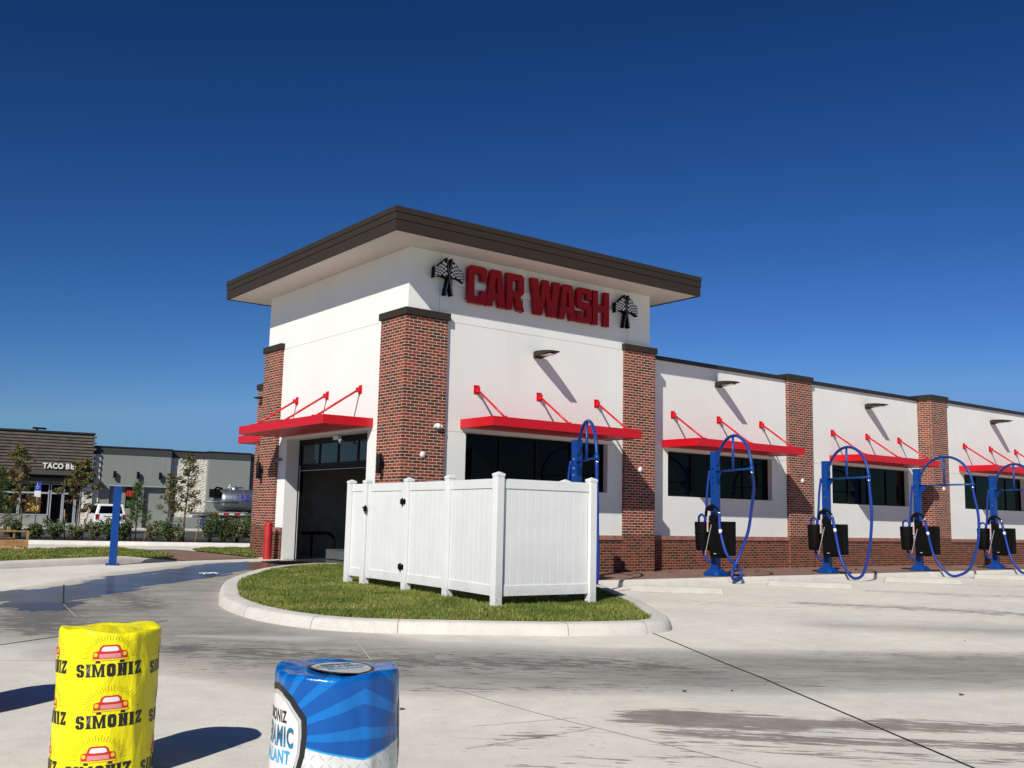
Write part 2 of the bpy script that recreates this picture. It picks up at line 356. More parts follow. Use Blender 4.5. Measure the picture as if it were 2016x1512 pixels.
    def build(s, name, mats, parent=None, loc=(0, 0, 0), rotz=0, recalc=True, bevel=0, uvs=True):
        me = bpy.data.meshes.new(name); me.from_pydata(s.v, [], s.f)
        for mt in (mats if isinstance(mats, (list, tuple)) else [mats]): me.materials.append(M[mt] if isinstance(mt, str) else mt)
        for p, mi, sm in zip(me.polygons, s.m, s.sm): p.material_index = mi; p.use_smooth = sm
        if recalc:
            bm = bmesh.new(); bm.from_mesh(me); bmesh.ops.recalc_face_normals(bm, faces=bm.faces); bm.to_mesh(me); bm.free()
        me.update()
        if uvs:
            uv = me.uv_layers.new(name='UVMap')
            for p in me.polygons:
                n = p.normal; ax = max(range(3), key=lambda i: abs(n[i]))
                for li in p.loop_indices:
                    c = me.vertices[me.loops[li].vertex_index].co
                    uv.data[li].uv = (c.y, c.z) if ax == 0 else ((c.x, c.z) if ax == 1 else (c.x, c.y))
        o = bpy.data.objects.new(name, me); COL.objects.link(o); o.location = loc; o.rotation_euler = (0, 0, rotz)
        if parent: o.parent = parent
        if bevel:
            bv = o.modifiers.new('bevel', 'BEVEL'); bv.width = bevel; bv.segments = 2; bv.limit_method = 'ANGLE'; bv.angle_limit = math.radians(40)
        return o
def tag(o, label, cat, group=None):
    o['label'] = label; o['category'] = cat
    if group: o['group'] = group
    return o
def thing(name, label, cat, loc=(0, 0, 0), rotz=0, group=None):
    o = bpy.data.objects.new(name, None); COL.objects.link(o); o.location = loc; o.rotation_euler = (0, 0, rotz)
    o.empty_display_size = .2
    return tag(o, label, cat, group)
def struct(o, kind='structure'): o['kind'] = kind; return o
def copy_tree(o, loc, rotz, label, group):
    def cp(a, par):
        c = a.copy(); COL.objects.link(c); c.parent = par
        for ch in a.children: cp(ch, c)
        return c
    r = cp(o, None); r.location = loc; r.rotation_euler = (0, 0, rotz); r['label'] = label
    if group: r['group'] = group
    return r
def curve_mesh(loops, ext=0.):
    """fill closed 2D loops (outer outlines and holes) -> verts, faces in the xy plane, optionally extruded by +-ext"""
    cu = bpy.data.curves.new('outline', 'CURVE'); cu.dimensions = '2D'; cu.fill_mode = 'BOTH'; cu.extrude = ext
    for lp in loops:
        sp = cu.splines.new('POLY'); sp.points.add(len(lp)-1); sp.use_cyclic_u = True
        for p, q in zip(sp.points, lp): p.co = (q[0], q[1], 0, 1)
    ob = bpy.data.objects.new('outline', cu); COL.objects.link(ob)
    me = ob.to_mesh(); v = [tuple(x.co) for x in me.vertices]; f = [tuple(p.vertices) for p in me.polygons]
    ob.to_mesh_clear(); bpy.data.objects.remove(ob); bpy.data.curves.remove(cu); return v, f
def text_mesh(txt, size, ext=0., xs=1., off=0., align='CENTER', sp=1.):
    cu = bpy.data.curves.new('lettering', 'FONT'); cu.body = txt; cu.size = size; cu.extrude = ext; cu.offset = off
    cu.space_character = sp; cu.align_x = align; cu.align_y = 'CENTER'; cu.resolution_u = 3
    ob = bpy.data.objects.new('lettering', cu); COL.objects.link(ob)
    me = ob.to_mesh(); v = [(x.co[0]*xs, x.co[1], x.co[2]) for x in me.vertices]; f = [tuple(p.vertices) for p in me.polygons]
    ob.to_mesh_clear(); bpy.data.objects.remove(ob); bpy.data.curves.remove(cu); return v, f

# block lettering: outlines on a 0..w by 0..h cell
def glyph(ch, w, h, t, c, s=0):
    e = s*.55
    if ch == 'C': return [[(c, 0), (w-c, 0), (w, c), (w, .36*h), (w-t, .36*h), (w-t, t), (t, t), (t, h-t), (w-t, h-t), (w-t, .62*h), (w, .62*h), (w, h-c), (w-c, h), (c, h), (0, h-c), (0, c)]]
    if ch == 'A': return [[(0, 0), (t, 0), (t+.04*w, .19*h), (w-t-.04*w, .19*h), (w-t, 0), (w, 0), (w*.79, h-c), (.72*w, h), (.28*w, h), (.21*w, h-c)], [(.40*w, .36*h), (.60*w, .36*h), (.54*w, .78*h), (.46*w, .78*h)]]
    if ch == 'R': return [[(0, 0), (t, 0), (t, .36*h), (.46*w, .36*h), (.66*w, 0), (w+.04*w, 0), (.80*w, .38*h), (w, .50*h), (w, h-c), (w-c, h), (0, h)], [(t, .53*h), (w-t, .53*h), (w-t, .83*h), (t, .83*h)]]
    if ch == 'W': return [[(0, h), (.23*w, h), (.31*w, .38*h), (.405*w, h), (.595*w, h), (.69*w, .38*h), (.77*w, h), (w, h), (.86*w, 0), (.61*w, 0), (.5*w, .58*h), (.39*w, 0), (.14*w, 0)]]
    if ch == 'S': return [[(0, c), (c, 0), (w-c, 0), (w, c), (w, .46*h), (w-c, .57*h), (t, .61*h), (t, .84*h), (w-t, .84*h), (w-t, .68*h), (w, .68*h), (w, h-c), (w-c, h), (c, h), (0, h-c), (0, .53*h), (c, .42*h), (w-t, .38*h), (w-t, .16*h), (t, .16*h), (t, .32*h), (0, .32*h)]]
    if ch == 'H': return [[(0, 0), (t, 0), (t, .40*h), (w-t, .40*h), (w-t, 0), (w, 0), (w, h), (w-t, h), (w-t, .60*h), (t, .60*h), (t, h), (0, h)]]
    if ch == 'I': return [[(-e, 0), (w+e, 0), (w+e, s), (w, s), (w, h-s), (w+e, h-s), (w+e, h), (-e, h), (-e, h-s), (0, h-s), (0, s), (-e, s)]]
    if ch == 'O': return [[(c, 0), (w-c, 0), (w, c), (w, h-c), (w-c, h), (c, h), (0, h-c), (0, c)], [(t, t), (w-t, t), (w-t, h-t), (t, h-t)]]
    if ch == 'N': return [[(-e, 0), (t+e, 0), (t+e, s), (t, s), (t, .62*h), (w-t, 0), (w, 0), (w, h-s), (w+e, h-s), (w+e, h), (w-t-e, h), (w-t-e, h-s), (w-t, h-s), (w-t, .42*h), (t, h), (-e, h), (-e, h-s), (0, h-s), (0, s), (-e, s)]]
    if ch == 'M': return [[(-e, 0), (t*.8+e, 0), (t*.8+e, s), (t*.8, s), (t*.8, .66*h), (.42*w, 0), (.58*w, 0), (w-t*.8, .66*h), (w-t*.8, s), (w-t*.8-e, s), (w-t*.8-e, 0), (w+e, 0), (w+e, s), (w, s), (w, h-s), (w+e, h-s), (w+e, h), (w-t*.9, h), (.5*w, .36*h), (t*.9, h), (-e, h), (-e, h-s), (0, h-s), (0, s), (-e, s)]]
    if ch == 'Z': return [[(0, 0), (w, 0), (w, .34*h), (w-t*.6, .34*h), (w-t*.7, t*.8), (t*1.1, t*.8), (w, h-t*.5), (w, h), (0, h), (0, .68*h), (t*.6, .68*h), (t*.7, h-t*.8), (w-t*1.2, h-t*.8), (0, t*.5)]]

# ------------------------------------------------------------------ ground
def axis(parts):
    out = []
    for a, b_, st in parts: out += list(np.arange(a, b_-1e-6, st))
    out.append(parts[-1][1]); return np.array(out)
gx = axis([(-700, -100, 200), (-100, -20, 20), (-20, -13, .7), (-13, 8, .085), (8, 30, .25), (30, 70, 4), (70, 700, 105)])
gy = axis([(-400, -60, 85), (-60, -19, 8.2), (-19, 7, .085), (7, 28, .3), (28, 100, 8), (100, 900, 160)])
X, Y = np.meshgrid(gx, gy, indexing='xy')
def ss(t): t = np.clip(t, 0, 1); return t*t*(3-2*t)
Z = .22*ss((Y+1.5)/7)*(1-ss((Y-11)/9))-.1*ss((-8-Y)/4.5)
def dseg(pts, wd):
    """1 on the centre line falling to 0 at the half width (which may vary along the line)"""
    best = np.zeros_like(X)
    for i in range(len(pts)-1):
        ax, ay = pts[i]; bx, by = pts[i+1]; wa, wb = wd[i], wd[i+1]
        L2 = (bx-ax)**2+(by-ay)**2
        t = np.clip(((X-ax)*(bx-ax)+(Y-ay)*(by-ay))/L2, 0, 1)
        d = np.hypot(X-ax-t*(bx-ax), Y-ay-t*(by-ay)); best = np.maximum(best, 1-d/(wa+(wb-wa)*t))
    return np.clip(best, 0, 1)
wet = dseg([(6, 5), (2.5, 4.9), (0, 4.6), (-2.6, 3.3), (-4.3, 1.65), (-5.5, .75), (-6.7, -.5), (-7.3, -1.7), (-7.6, -3.2)], [2.4, 2.2, 1.5, 1.3, 1.25, 1.25, 1.45, 1.1, .7])
wet = np.maximum(wet, .8*dseg([(-6.5, .0), (-7.6, -.9), (-9.3, -2.2), (-12, -3.6)], [.9, 1.3, 1.3, 1.3]))
wet = np.maximum(wet, .60*dseg([(-7.3, -2.4), (-7.7, -3.4)], [1.1, .8]))
damp = np.maximum.reduce([.80*dseg([(-7.4, -2.6), (-7.9, -4.3), (-8.2, -5.8)], [1.2, 1.3, 1.1]), .66*dseg([(-5.9, -.8), (-6.1, -2.2), (-6.35, -3.6)], [.9, 1.1, 1.0]), .62*dseg([(-7.6, -7.9), (-5.9, -9.6), (-3.5, -11.0)], [1.0, 1.1, .9])])
lane = np.sqrt(dseg([(3, 3.6), (-1.8, 3.3), (-3.9, 1.2), (-5.6, -.9), (-6.8, -3.2), (-7.15, -5.4), (-6.9, -7.6), (-6.2, -9.6), (-3.7, -11.1), (0, -12.9), (5, -15.6), (12, -19)], [1.3, 1.6, 1.9, 2.1, 2.5, 2.4, 2.0, 1.6, 1.4, 1.4, 1.4, 1.4]))
lane = np.clip(lane*1.3, 0, 1)
lane = np.maximum(lane, .55*dseg([(1.5, -9.6), (3.4, -10.8), (6.5, -12.6)], [.7, 1.1, 1.0]))
lane = np.maximum(lane, .55*dseg([(-1.9, -12.3), (-.6, -13.1)], [.5, .6]))
brown = np.maximum.reduce([dseg([(-5.45, -12.75), (-5.2, -12.95), (-4.75, -13.45)], [.48, .58, .5]), .86*dseg([(-5.3, -12.75), (-4.45, -13.55), (-3.1, -14.72), (-1.5, -16.0)], [.5, .42, .36, .36]), .74*dseg([(-5.6, -13.3), (-5.0, -13.95), (-3.8, -14.95), (-2.4, -16.1)], [.4, .34, .30, .3]), .5*dseg([(-5.9, -13.5), (-5.2, -14.3), (-4.2, -15.2)], [.35, .4, .3])])
oil = np.zeros_like(X)
for ln, wdt, k in [([(4.2, -7.1), (5.0, -8.3), (6.4, -9.9)], 1.3, .72), ([(8.6, -5.6), (9.6, -7.0)], 1.0, .62), ([(13.4, -5.2), (14.2, -6.4)], 1.1, .60), ([(9.2, -6.8), (11.5, -9.3)], 1.5, .60), ([(14, -7), (18, -10)], 1.6, .58), ([(2.3, -5.8), (3.1, -7.5)], .8, .5), ([(-6.9, -12.8), (-6.2, -12.85)], .4, .55), ([(-7.2, -13.4), (-5.9, -13.9)], .5, .5), ([(-6.3, -10.9), (-3, -12.4)], .6, .52), ([(-7.6, -9.5), (-6.2, -8.2)], .8, .5), ([(-1, -11.3), (3, -13.5)], .9, .48)]:
    oil = np.maximum(oil, k*dseg(ln, [wdt]*len(ln)))
pale = np.zeros_like(X)
for k in range(5):      # worn stall lines
    x0 = 5.75+4.49*k; pale = np.maximum(pale, (dseg([(x0, -4.3), (x0-3.5, -9.6)], [.11, .11]) > .25)*(.55 if k < 2 else .35))
pale = np.maximum(pale, .8*(dseg([(-5.95, -7.9), (-7.0, -7.05)], [.35, .12]))**.5)
pale = np.maximum(pale, .7*dseg([(-8.3, -7.1), (-9.2, -7.5)], [.35, .35])**.5)
pale = np.maximum(pale, .35*dseg([(-4.6, -9.2), (-3.0, -9.7), (-1.2, -9.9)], [.5, .4, .5]))
me = bpy.data.meshes.new('ground'); nx, ny = len(gx), len(gy)
me.vertices.add(nx*ny); me.vertices.foreach_set('co', np.stack([X, Y, Z], -1).astype('f').ravel())
i0 = (np.arange(ny-1)[:, None]*nx+np.arange(nx-1)[None]).ravel()
quads = np.stack([i0, i0+1, i0+nx+1, i0+nx], -1).astype('i')
me.loops.add(quads.size); me.loops.foreach_set('vertex_index', quads.ravel())
me.polygons.add(len(quads)); me.polygons.foreach_set('loop_start', np.arange(len(quads), dtype='i')*4)
me.polygons.foreach_set('use_smooth', np.ones(len(quads), dtype=bool)); me.update(calc_edges=True)
for nm, ch in (('stainA', (wet, lane, brown)), ('stainB', (oil, pale, damp))):
    at = me.color_attributes.new(nm, 'FLOAT_COLOR', 'POINT')
    at.data.foreach_set('color', np.stack([*ch, np.ones_like(X)], -1).astype('f').ravel())
me.materials.append(M['ground']); g = bpy.data.objects.new('ground', me); COL.objects.link(g); struct(g)

def strip_on_ground(name, pts, wd, mat, lift=.004, step=.4):
    """narrow sheet laid along a polyline, following the paving"""
    b_ = MB()
    for ln in pts:
        P = []
        for (a, c) in zip(ln[:-1], ln[1:]):
            n_ = max(1, int(math.dist(a, c)/step))
            P += [(a[0]+(c[0]-a[0])*i/n_, a[1]+(c[1]-a[1])*i/n_) for i in range(n_)]
        P.append(ln[-1]); vsx = []
        for i, p in enumerate(P):
            q = P[min(i+1, len(P)-1)]; r_ = P[max(i-1, 0)]; d = Vector((q[0]-r_[0], q[1]-r_[1])).normalized(); n_ = Vector((-d.y, d.x))*wd/2
            for sgn in (1, -1): x_, y_ = p[0]+n_.x*sgn, p[1]+n_.y*sgn; vsx.append((x_, y_, gz(x_, y_)+lift))
        b_.add(vsx, [(2*i, 2*i+1, 2*i+3, 2*i+2) for i in range(len(P)-1)])
    return b_.build(name, mat, recalc=False, uvs=False)
b_ = NB('joint_sealant'); M['sealant'] = b_.set(.9, 0, .1, (.035, .032, .03))
def wig(p0, p1, n, amp):
    rg = random.Random(3); return [(p0[0]+(p1[0]-p0[0])*k/n+rg.uniform(-amp, amp), p0[1]+(p1[1]-p0[1])*k/n+rg.uniform(-amp, amp)) for k in range(n+1)]
M['crack'] = NB('hairline_crack').set(.9, 0, .1, (.33, .30, .26))
b_ = NB('pale_sawcut'); M['sawcut'] = b_.set(.9, 0, .1, (.50, .46, .38))
struct(strip_on_ground('expansion_joint', [[(-1.72, -9.1), (-3.05, -11.95), (-4.79, -14.99), (-6.2, -17.4)], [(-11.2, -8.8), (-8.87, -7.02), (-6.64, -5.42)], [(-6.44, .67), (-7.23, -2.64)], [(2.25, -3.92), (3.79, -3.19)], [(7.7, -4.0), (8.9, -3.4)]], .022, 'sealant'))
struct(strip_on_ground('crack', [wig((-7.2, -12.9), (-6.05, -12.85), 14, .018), wig((-6.75, -12.35), (-5.9, -12.5), 9, .014), wig((3.0, -6.4), (6.6, -8.2), 22, .03)], .007, 'crack'))
struct(strip_on_ground('saw_cut', [[(-7.23, -2.64), (-7.52, -4.53), (-6.6, -5.45)], [(-5.42, -8.05), (-6.02, -9.55)], [(-6.1, -10.6), (-6.05, -12.5), (-5.97, -13.9), (-5.9, -15.5)], [(-9.4, -8.0), (-7.6, -8.9)]], .010, 'sawcut', .0045))

# ------------------------------------------------------------------ kerbs, walkway, lawns
def catmull(P, n=6, closed=False):
    out = []; N = len(P)
    rng = range(N) if closed else range(N-1)
    for i in rng:
        g_ = (lambda k: P[k % N]) if closed else (lambda k: P[min(max(k, 0), N-1)])
        p0, p1, p2, p3 = g_(i-1), g_(i), g_(i+1), g_(i+2)
        for k in range(n):
            t = k/n
            out.append(tuple(.5*((2*p1[j])+(-p0[j]+p2[j])*t+(2*p0[j]-5*p1[j]+4*p2[j]-p3[j])*t*t+(-p0[j]+3*p1[j]-3*p2[j]+p3[j])*t**3) for j in range(len(p1))))
    if not closed: out.append(tuple(P[-1]))
    return out
def kerb(name, line, width, h, side=1, taper_end=False, taper_start=False):
    """rounded kerb along a 2D line; the road face is on the line, the body lies to the given side"""
    b_ = MB(); prof = [(0, -.06), (.0, 0), (.025, h*.62), (.05, h*.9), (.085, h), (width, h), (width, -.06)]
    n_ = len(line); vsx = []
    for i, p in enumerate(line):
        q = line[min(i+1, n_-1)]; r_ = line[max(i-1, 0)]; d = Vector((q[0]-r_[0], q[1]-r_[1])).normalized(); nn = Vector((-d.y, d.x))*side
        k = 1.
        if taper_end: k = min(1, max(.06, math.dist(p, line[-1])/1.5))
        if taper_start: k = min(k, max(.06, math.dist(p, line[0])/.5))
        for a, z in prof:
            x_, y_ = p[0]+nn.x*a, p[1]+nn.y*a; vsx.append((x_, y_, gz(*p)+(z*k if z > 0 else z)))
    m_ = len(prof)
    b_.add(vsx, [(i*m_+j, i*m_+j+1, (i+1)*m_+j+1, (i+1)*m_+j) for i in range(n_-1) for j in range(m_-1)], 0, True)
    b_.add([], [tuple(j-len(b_.v) for j in range(m_)), tuple((n_-1)*m_+j-len(b_.v) for j in range(m_))[::-1]])
    o = b_.build(name, 'kerb', recalc=True)
    for p in o.data.polygons: p.use_smooth = True
    try: o.data.set_sharp_from_angle(angle=math.radians(50))
    except Exception: pass
    return o
isl_outer = catmull([(-.1, 2.7), (-.9, 2.65), (-2.16, 1.9), (-3.25, .65), (-4.1, -.7), (-5.0, -2.9), (-5.35, -3.9), (-5.58, -5.1), (-5.62, -6.1), (-5.45, -7.0), (-5.1, -7.6), (-4.44, -8.12), (-3.18, -8.86), (-2.3, -9.13), (-1.65, -9.2), (-1.15, -8.95), (-.5, -8.1), (.5, -6.75), (1.5, -5.2), (2.3, -4.0), (2.98, -2.85)], 5)
struct(kerb('island_kerb', isl_outer, .30, .14, side=1))
def offset(line, d):
    out = []
    for i, p in enumerate(line):
        q = line[min(i+1, len(line)-1)]; r_ = line[max(i-1, 0)]; v = Vector((q[0]-r_[0], q[1]-r_[1])).normalized(); out.append((p[0]-v.y*d, p[1]+v.x*d))
    return out
def kerb_joints(name, line, width, h, idx):
    prof = [(-.003, 0), (.0225, h*.62+.002), (.048, h*.9+.003), (.084, h+.003), (width, h+.003)]
    b_ = MB()
    for i in idx:
        p, q = Vector(line[i]), Vector(line[i+1]); d = (q-p).normalized(); nn = Vector((-d.y, d.x)); V = []
        for a, z in prof:
            for s_ in (-.006, .006): c = p+d*(.02+s_)+nn*a; V.append((c.x, c.y, gz(c.x, c.y)+z))
        b_.add(V, [(2*k, 2*k+1, 2*k+3, 2*k+2) for k in range(len(prof)-1)])
    return b_.build(name, 'crack', recalc=False, uvs=False)
struct(kerb_joints('kerb_joint', isl_outer, .3, .14, [18, 27, 36, 45, 53, 61, 68, 84, 92]))
isl_inner = offset(isl_outer, .29)+[(2.6, -.1), (.2, -.1), (-.06, 1.0)]
def lawn_sheet(name, poly, h, mat='soil'):
    v, f = curve_mesh([poly]); b_ = MB(); b_.add([(a, c, gz(a, c)+h) for a, c, _ in v], f)
    o = b_.build(name, mat, recalc=False)
    bm = bmesh.new(); bm.from_mesh(o.data)
    bmesh.ops.triangulate(bm, faces=bm.faces)
    for _ in range(2): bmesh.ops.subdivide_edges(bm, edges=[e for e in bm.edges if e.calc_length() > .8], cuts=2, use_grid_fill=True)
    for vv in bm.verts: vv.co.z = gz(vv.co.x, vv.co.y)+h
    bmesh.ops.recalc_face_normals(bm, faces=bm.faces)
    for ff in bm.faces:
        if ff.normal.z < 0: ff.normal_flip()
    bm.to_mesh(o.data); bm.free(); return o
struct(lawn_sheet('lawn_soil', isl_inner, .125))
def inside(px, py, poly):
    r_ = np.zeros(px.shape, bool); n_ = len(poly)
    for i in range(n_):
        x1, y1 = poly[i]; x2, y2 = poly[(i+1) % n_]
        c = ((y1 > py) != (y2 > py)) & (px < (x2-x1)*(py-y1)/(y2-y1+1e-12)+x1); r_ ^= c
    return r_
def grass(name, poly, h0, dens, hmin, hmax, wd, mat='grass'):
    P = np.array(poly); lo, hi = P.min(0), P.max(0); n_ = int(dens*(hi-lo).prod())
    px = RNG.uniform(lo[0], hi[0], n_); py = RNG.uniform(lo[1], hi[1], n_); k = inside(px, py, poly); px, py = px[k], py[k]; n_ = len(px)
    pz = .22*ss((py+1.5)/7)*(1-ss((py-11)/9))-.1*ss((-8-py)/4.5)+h0
    clump = .75+.25*np.sin(px*7.1+py*3.3)*np.sin(py*6.3-px*2.2)
    h = RNG.uniform(hmin, hmax, n_)*clump; a = RNG.uniform(0, 2*PI, n_); la = RNG.uniform(0, 2*PI, n_); le = RNG.uniform(.15, 1.0, n_)*h
    dx, dy = np.cos(a)*wd/2, np.sin(a)*wd/2
    V = np.zeros((n_, 5, 3)); V[:, 0] = np.stack([px-dx, py-dy, pz], -1); V[:, 1] = np.stack([px+dx, py+dy, pz], -1)
    mx, my = px+np.cos(la)*le*.35, py+np.sin(la)*le*.35
    V[:, 2] = np.stack([mx+dx*.8, my+dy*.8, pz+h*.6], -1); V[:, 3] = np.stack([mx-dx*.8, my-dy*.8, pz+h*.6], -1)
    V[:, 4] = np.stack([px+np.cos(la)*le, py+np.sin(la)*le, pz+h], -1)
    base = np.arange(n_)[:, None]*5
    loops = np.concatenate([base+np.array([0, 1, 2, 3]), base+np.array([3, 2, 4])], 1).astype('i')
    me = bpy.data.meshes.new(name); me.vertices.add(n_*5); me.vertices.foreach_set('co', V.astype('f').ravel())
    me.loops.add(n_*7); me.loops.foreach_set('vertex_index', loops.ravel())
    me.polygons.add(n_*2); st = np.stack([np.arange(n_)*7, np.arange(n_)*7+4], -1).astype('i'); me.polygons.foreach_set('loop_start', st.ravel())
    me.update(calc_edges=True); me.materials.append(M[mat]); o = bpy.data.objects.new(name, me); COL.objects.link(o)
    return struct(o, 'stuff')
o = grass('island_lawn', isl_inner, .12, 2300, .035, .085, .010); tag(o, 'mown green grass covering the island round the white fence', 'grass')
# raised brick walkway in front of the building
struct(kerb('walkway_kerb', [(2.7+.5*i, -2.68) for i in range(60)], .2, .135, side=1))
b_ = MB(); b_.box(2.6, 34, -2.481, .45, -.05, .125); b_.box(-.0, 2.6, -.3, .3, -.05, .12); struct(b_.build('walkway', 'pavers'))
# left lawn with its kerb, the brick path and the grass patch beyond
struct(kerb('lawn_kerb', catmull([(-16, -.2), (-12, 1.5), (-9, 2.75), (-6.96, 3.5), (-5.6, 4.05), (-4.75, 4.42), (-4.1, 4.72), (-3.5, 4.95), (-2.75, 5.2)], 4), .18, .15, side=1, taper_end=True))
left_poly = [(-16, .0), (-12, 1.7), (-9, 2.95), (-6.99, 3.69), (-5.65, 4.24), (-4.8, 4.62), (-4.1, 4.93), (-3.5, 5.15), (-2.95, 5.3), (-2.7, 6.0), (-2.5, 8.3), (-2.6, 11.2), (-4.2, 10.6), (-5.9, 9.3), (-10, 6.5), (-16, 3.5)]
struct(lawn_sheet('lawn_soil', left_poly, .10))
o = grass('left_lawn', left_poly, .09, 1000, .04, .085, .02); tag(o, 'long strip of green lawn behind the kerb at the left', 'grass')
patch_poly = [(-.45, 6.9), (-.45, 8.8), (-.4, 11.1), (.4, 12.4), (3.2, 13.1), (3.2, 7.7), (-.1, 7.7), (-.12, 6.9)]
struct(lawn_sheet('lawn_soil', patch_poly, .035))
o = grass('rear_lawn', patch_poly, .03, 900, .05, .10, .022); tag(o, 'small yellowish grass patch beside the far brick pillar', 'grass')
struct(lawn_sheet('brick_path', [(-2.75, 5.32), (-.35, 6.3), (-.46, 11.1), (-.5, 12.5), (-1.9, 12.5), (-2.58, 11.3), (-2.48, 8.3), (-2.68, 6.0)], .012, 'pavers'))
# mulch bed before the restaurant
mk = [(-16, 31.0), (-8, 26.9), (-2.133, 23.87), (2.136, 22.1), (5.646, 20.6), (12, 18.0), (20, 14.8)]
struct(kerb('bed_kerb', mk, .2, .15, side=1))
ml = mk+[(23, 20), (14.5, 24.5), (8.5, 27), (3, 29), (-1.5, 31.2), (-7, 34.2), (-14, 38)]
ml = offset(mk, .19)+ml[7:]
o = lawn_sheet('mulch_bed', ml, .12, 'mulch'); struct(o, 'stuff'); tag(o, 'dark brown mulch bed under the young trees', 'mulch')
b_ = MB(); b_.add([(-60, 36, .004), (-14, 38.1, .004), (-7, 34.3, .004), (-1.5, 31.3, .004), (3, 29.1, .004), (8.5, 27.1, .004), (14.5, 24.6, .004), (23, 20.1, .004), (60, 20, .004), (60, 80, .004), (-60, 80, .004)], [tuple(range(11))])
struct(b_.build('asphalt_lot', 'asphalt', recalc=False))

# ------------------------------------------------------------------ the car wash
TW, TD, OV, ZB, ZT = 7.369, 7.302, .952, 7.26, 7.76       # tower plan, roof overhang, soffit and roof heights
YR, YF = .397, -.033                                       # wall planes of the lower wing
wash = thing('car_wash_building', 'white stucco car wash with brick pillars, brown flat roof and red metal awnings', 'building')
PX = lambda y0: (lambda a, z, d: (a, y0+d, z))             # wall facing -Y
PY = lambda x0: (lambda a, z, d: (x0+d, a, z))             # wall facing -X
win1 = (1.62, 5.92, 2.07, 3.27); win2 = (8.47, 12.82, 2.07, 3.27); win3 = (15.75, 20.0, 2.07, 3.27); win4 = (22.8, 27.1, 2.07, 3.27)
door = (1.567, 5.83, .0, 3.29)
b_ = MB()
b_.wall(PX(0), [.28, TW], [0, ZB], [win1], .28)
b_.wall(PY(0), [0, TD], [0, ZB], [(door[0], door[1], -1, door[3])], .28)
b_.wall(PX(TD-.28), [.28, TW], [0, ZB], [], .28); b_.wall(PY(TW-.28), [.28, TD-.28], [3.6, ZB], [], .28)
o = b_.build('wall', 'stucco', wash)
b_ = MB(); b_.wall(PX(YR), [TW+.001, 20.9], [0, 5.70], [win2, win3], .25); b_.wall(PX(YF), [20.9, 29.0], [0, 5.70], [win4], .25)
b_.wall(PX(TD-.3), [TW+.001, 29.0], [0, 5.7], [], .25); b_.wall(PY(28.75), [YF+.25, TD-.3], [0, 5.7], [], .25)
o = b_.build('wing_wall', 'stucco', wash)
b_ = MB(); b_.wall(PY(1.15), [TD+.002, 9.9], [0, 5.1], [], .25); b_.build('rear_wall', 'stucco', wash)
b_ = MB(); b_.box(1.09, 1.45, TD+.1, 9.25, 5.101, 5.20); b_.build('rear_coping', 'darkcoping', wash)
b_ = MB(); b_.box(TW+.001, 28.7, .66, TD-.31, 5.2, 5.3); b_.build('wing_roof', 'grey', wash)
# tower roof: soffit slab and three stepped fascia bands
b_ = MB(); b_.box(-OV+.07, TW+OV-.07, -OV+.07, TD+OV-.07, ZB+.004, ZT-.06); rf = b_.build('roof', 'soffit', wash)
def ring(b_, x0, x1, y0, y1, z0, z1, t):
    b_.box(x0, x1, y0, y0+t, z0, z1); b_.box(x0, x1, y1-t, y1, z0, z1); b_.box(x0, x0+t, y0+t, y1-t, z0, z1); b_.box(x1-t, x1, y0+t, y1-t, z0, z1)
b_ = MB()
for z0, z1, ins in ((ZB-.012, 7.475, .022), (7.487, 7.628, .010), (7.640, ZT, 0)):
    ring(b_, -OV+ins, TW+OV-ins, -OV+ins, TD+OV-ins, z0, z1, .05)
ring(b_, -OV+.034, TW+OV-.034, -OV+.034, TD+OV-.034, 7.3, 7.7, .03)
b_.box(-OV+.06, TW+OV-.06, -OV+.06, TD+OV-.06, 7.705, 7.72)
fa = b_.build('fascia', 'brown', rf)
b_ = MB()
b_.box(TW+.06, 20.68, YR-.06, YR+.3, 5.69, 5.80); b_.box(21.7, 29.06, YF-.06, YF+.27, 5.69, 5.80); b_.box(TW+.06, 29.0, TD-.32, TD+.02, 5.69, 5.80)
b_.build('coping', 'darkcoping', wash)
# brick pillars: (x0,x1,y0,y1,top)
PP = .075
def pillar(fx, z1, zc, cap):
    """fx: footprint boxes; one of them or an L; cap: same for the brown cap"""
    b_ = MB(); b2 = MB()
    for q in fx: b2.box(*q, -.05, 1.03, 0); b_.box(*q, 1.034, z1, 0)
    o = b_.build('brick_pillar', 'brick', wash); b2.build('brick_base', 'brick_low', o)
    b_ = MB()
    for q in cap: b_.box(*q, z1, zc)
    b_.build('pillar_cap', 'brown', o, bevel=.006)
e = .045
pillar([(-PP, 1.004, -PP, -.001), (-PP, -.001, .0, 1.02)], 5.72, 5.88, [(-PP-e, 1.004+e, -PP-e, -.001), (-PP-e, -.001, 0, 1.02+e)])
pillar([(6.42, 7.505, -PP, -.001), (TW+.001, 7.505, 0, YR-.001)], 5.72, 5.88, [(6.42-e, 7.505+e, -PP-e, -.001), (TW+.001, 7.505+e, 0, YR-.001)])
pillar([(-PP, -.001, 6.3, TD+PP), (0, 1.1, TD+.001, TD+PP)], 5.72, 5.88, [(-PP-e, -.001, 6.3-e, TD+PP+e), (0, 1.1, TD+.001, TD+PP+e)])
pillar([(13.505, 14.655, .291, YR-.001)], 5.70, 5.88, [(13.505-e, 14.655+e, .291-e, YR-.001), (13.505-e, 14.655+e, YR, YR+.33)])
pillar([(20.67, 21.681, -.115, YF-.001), (20.67, 20.899, YF, YR-.001)], 5.70, 5.88, [(20.67-e, 21.681+e, -.115-e, YF-.001), (20.67-e, 21.681+e, YF, YF+.3), (20.67-e, 20.899, YF+.3, YR+.33)])
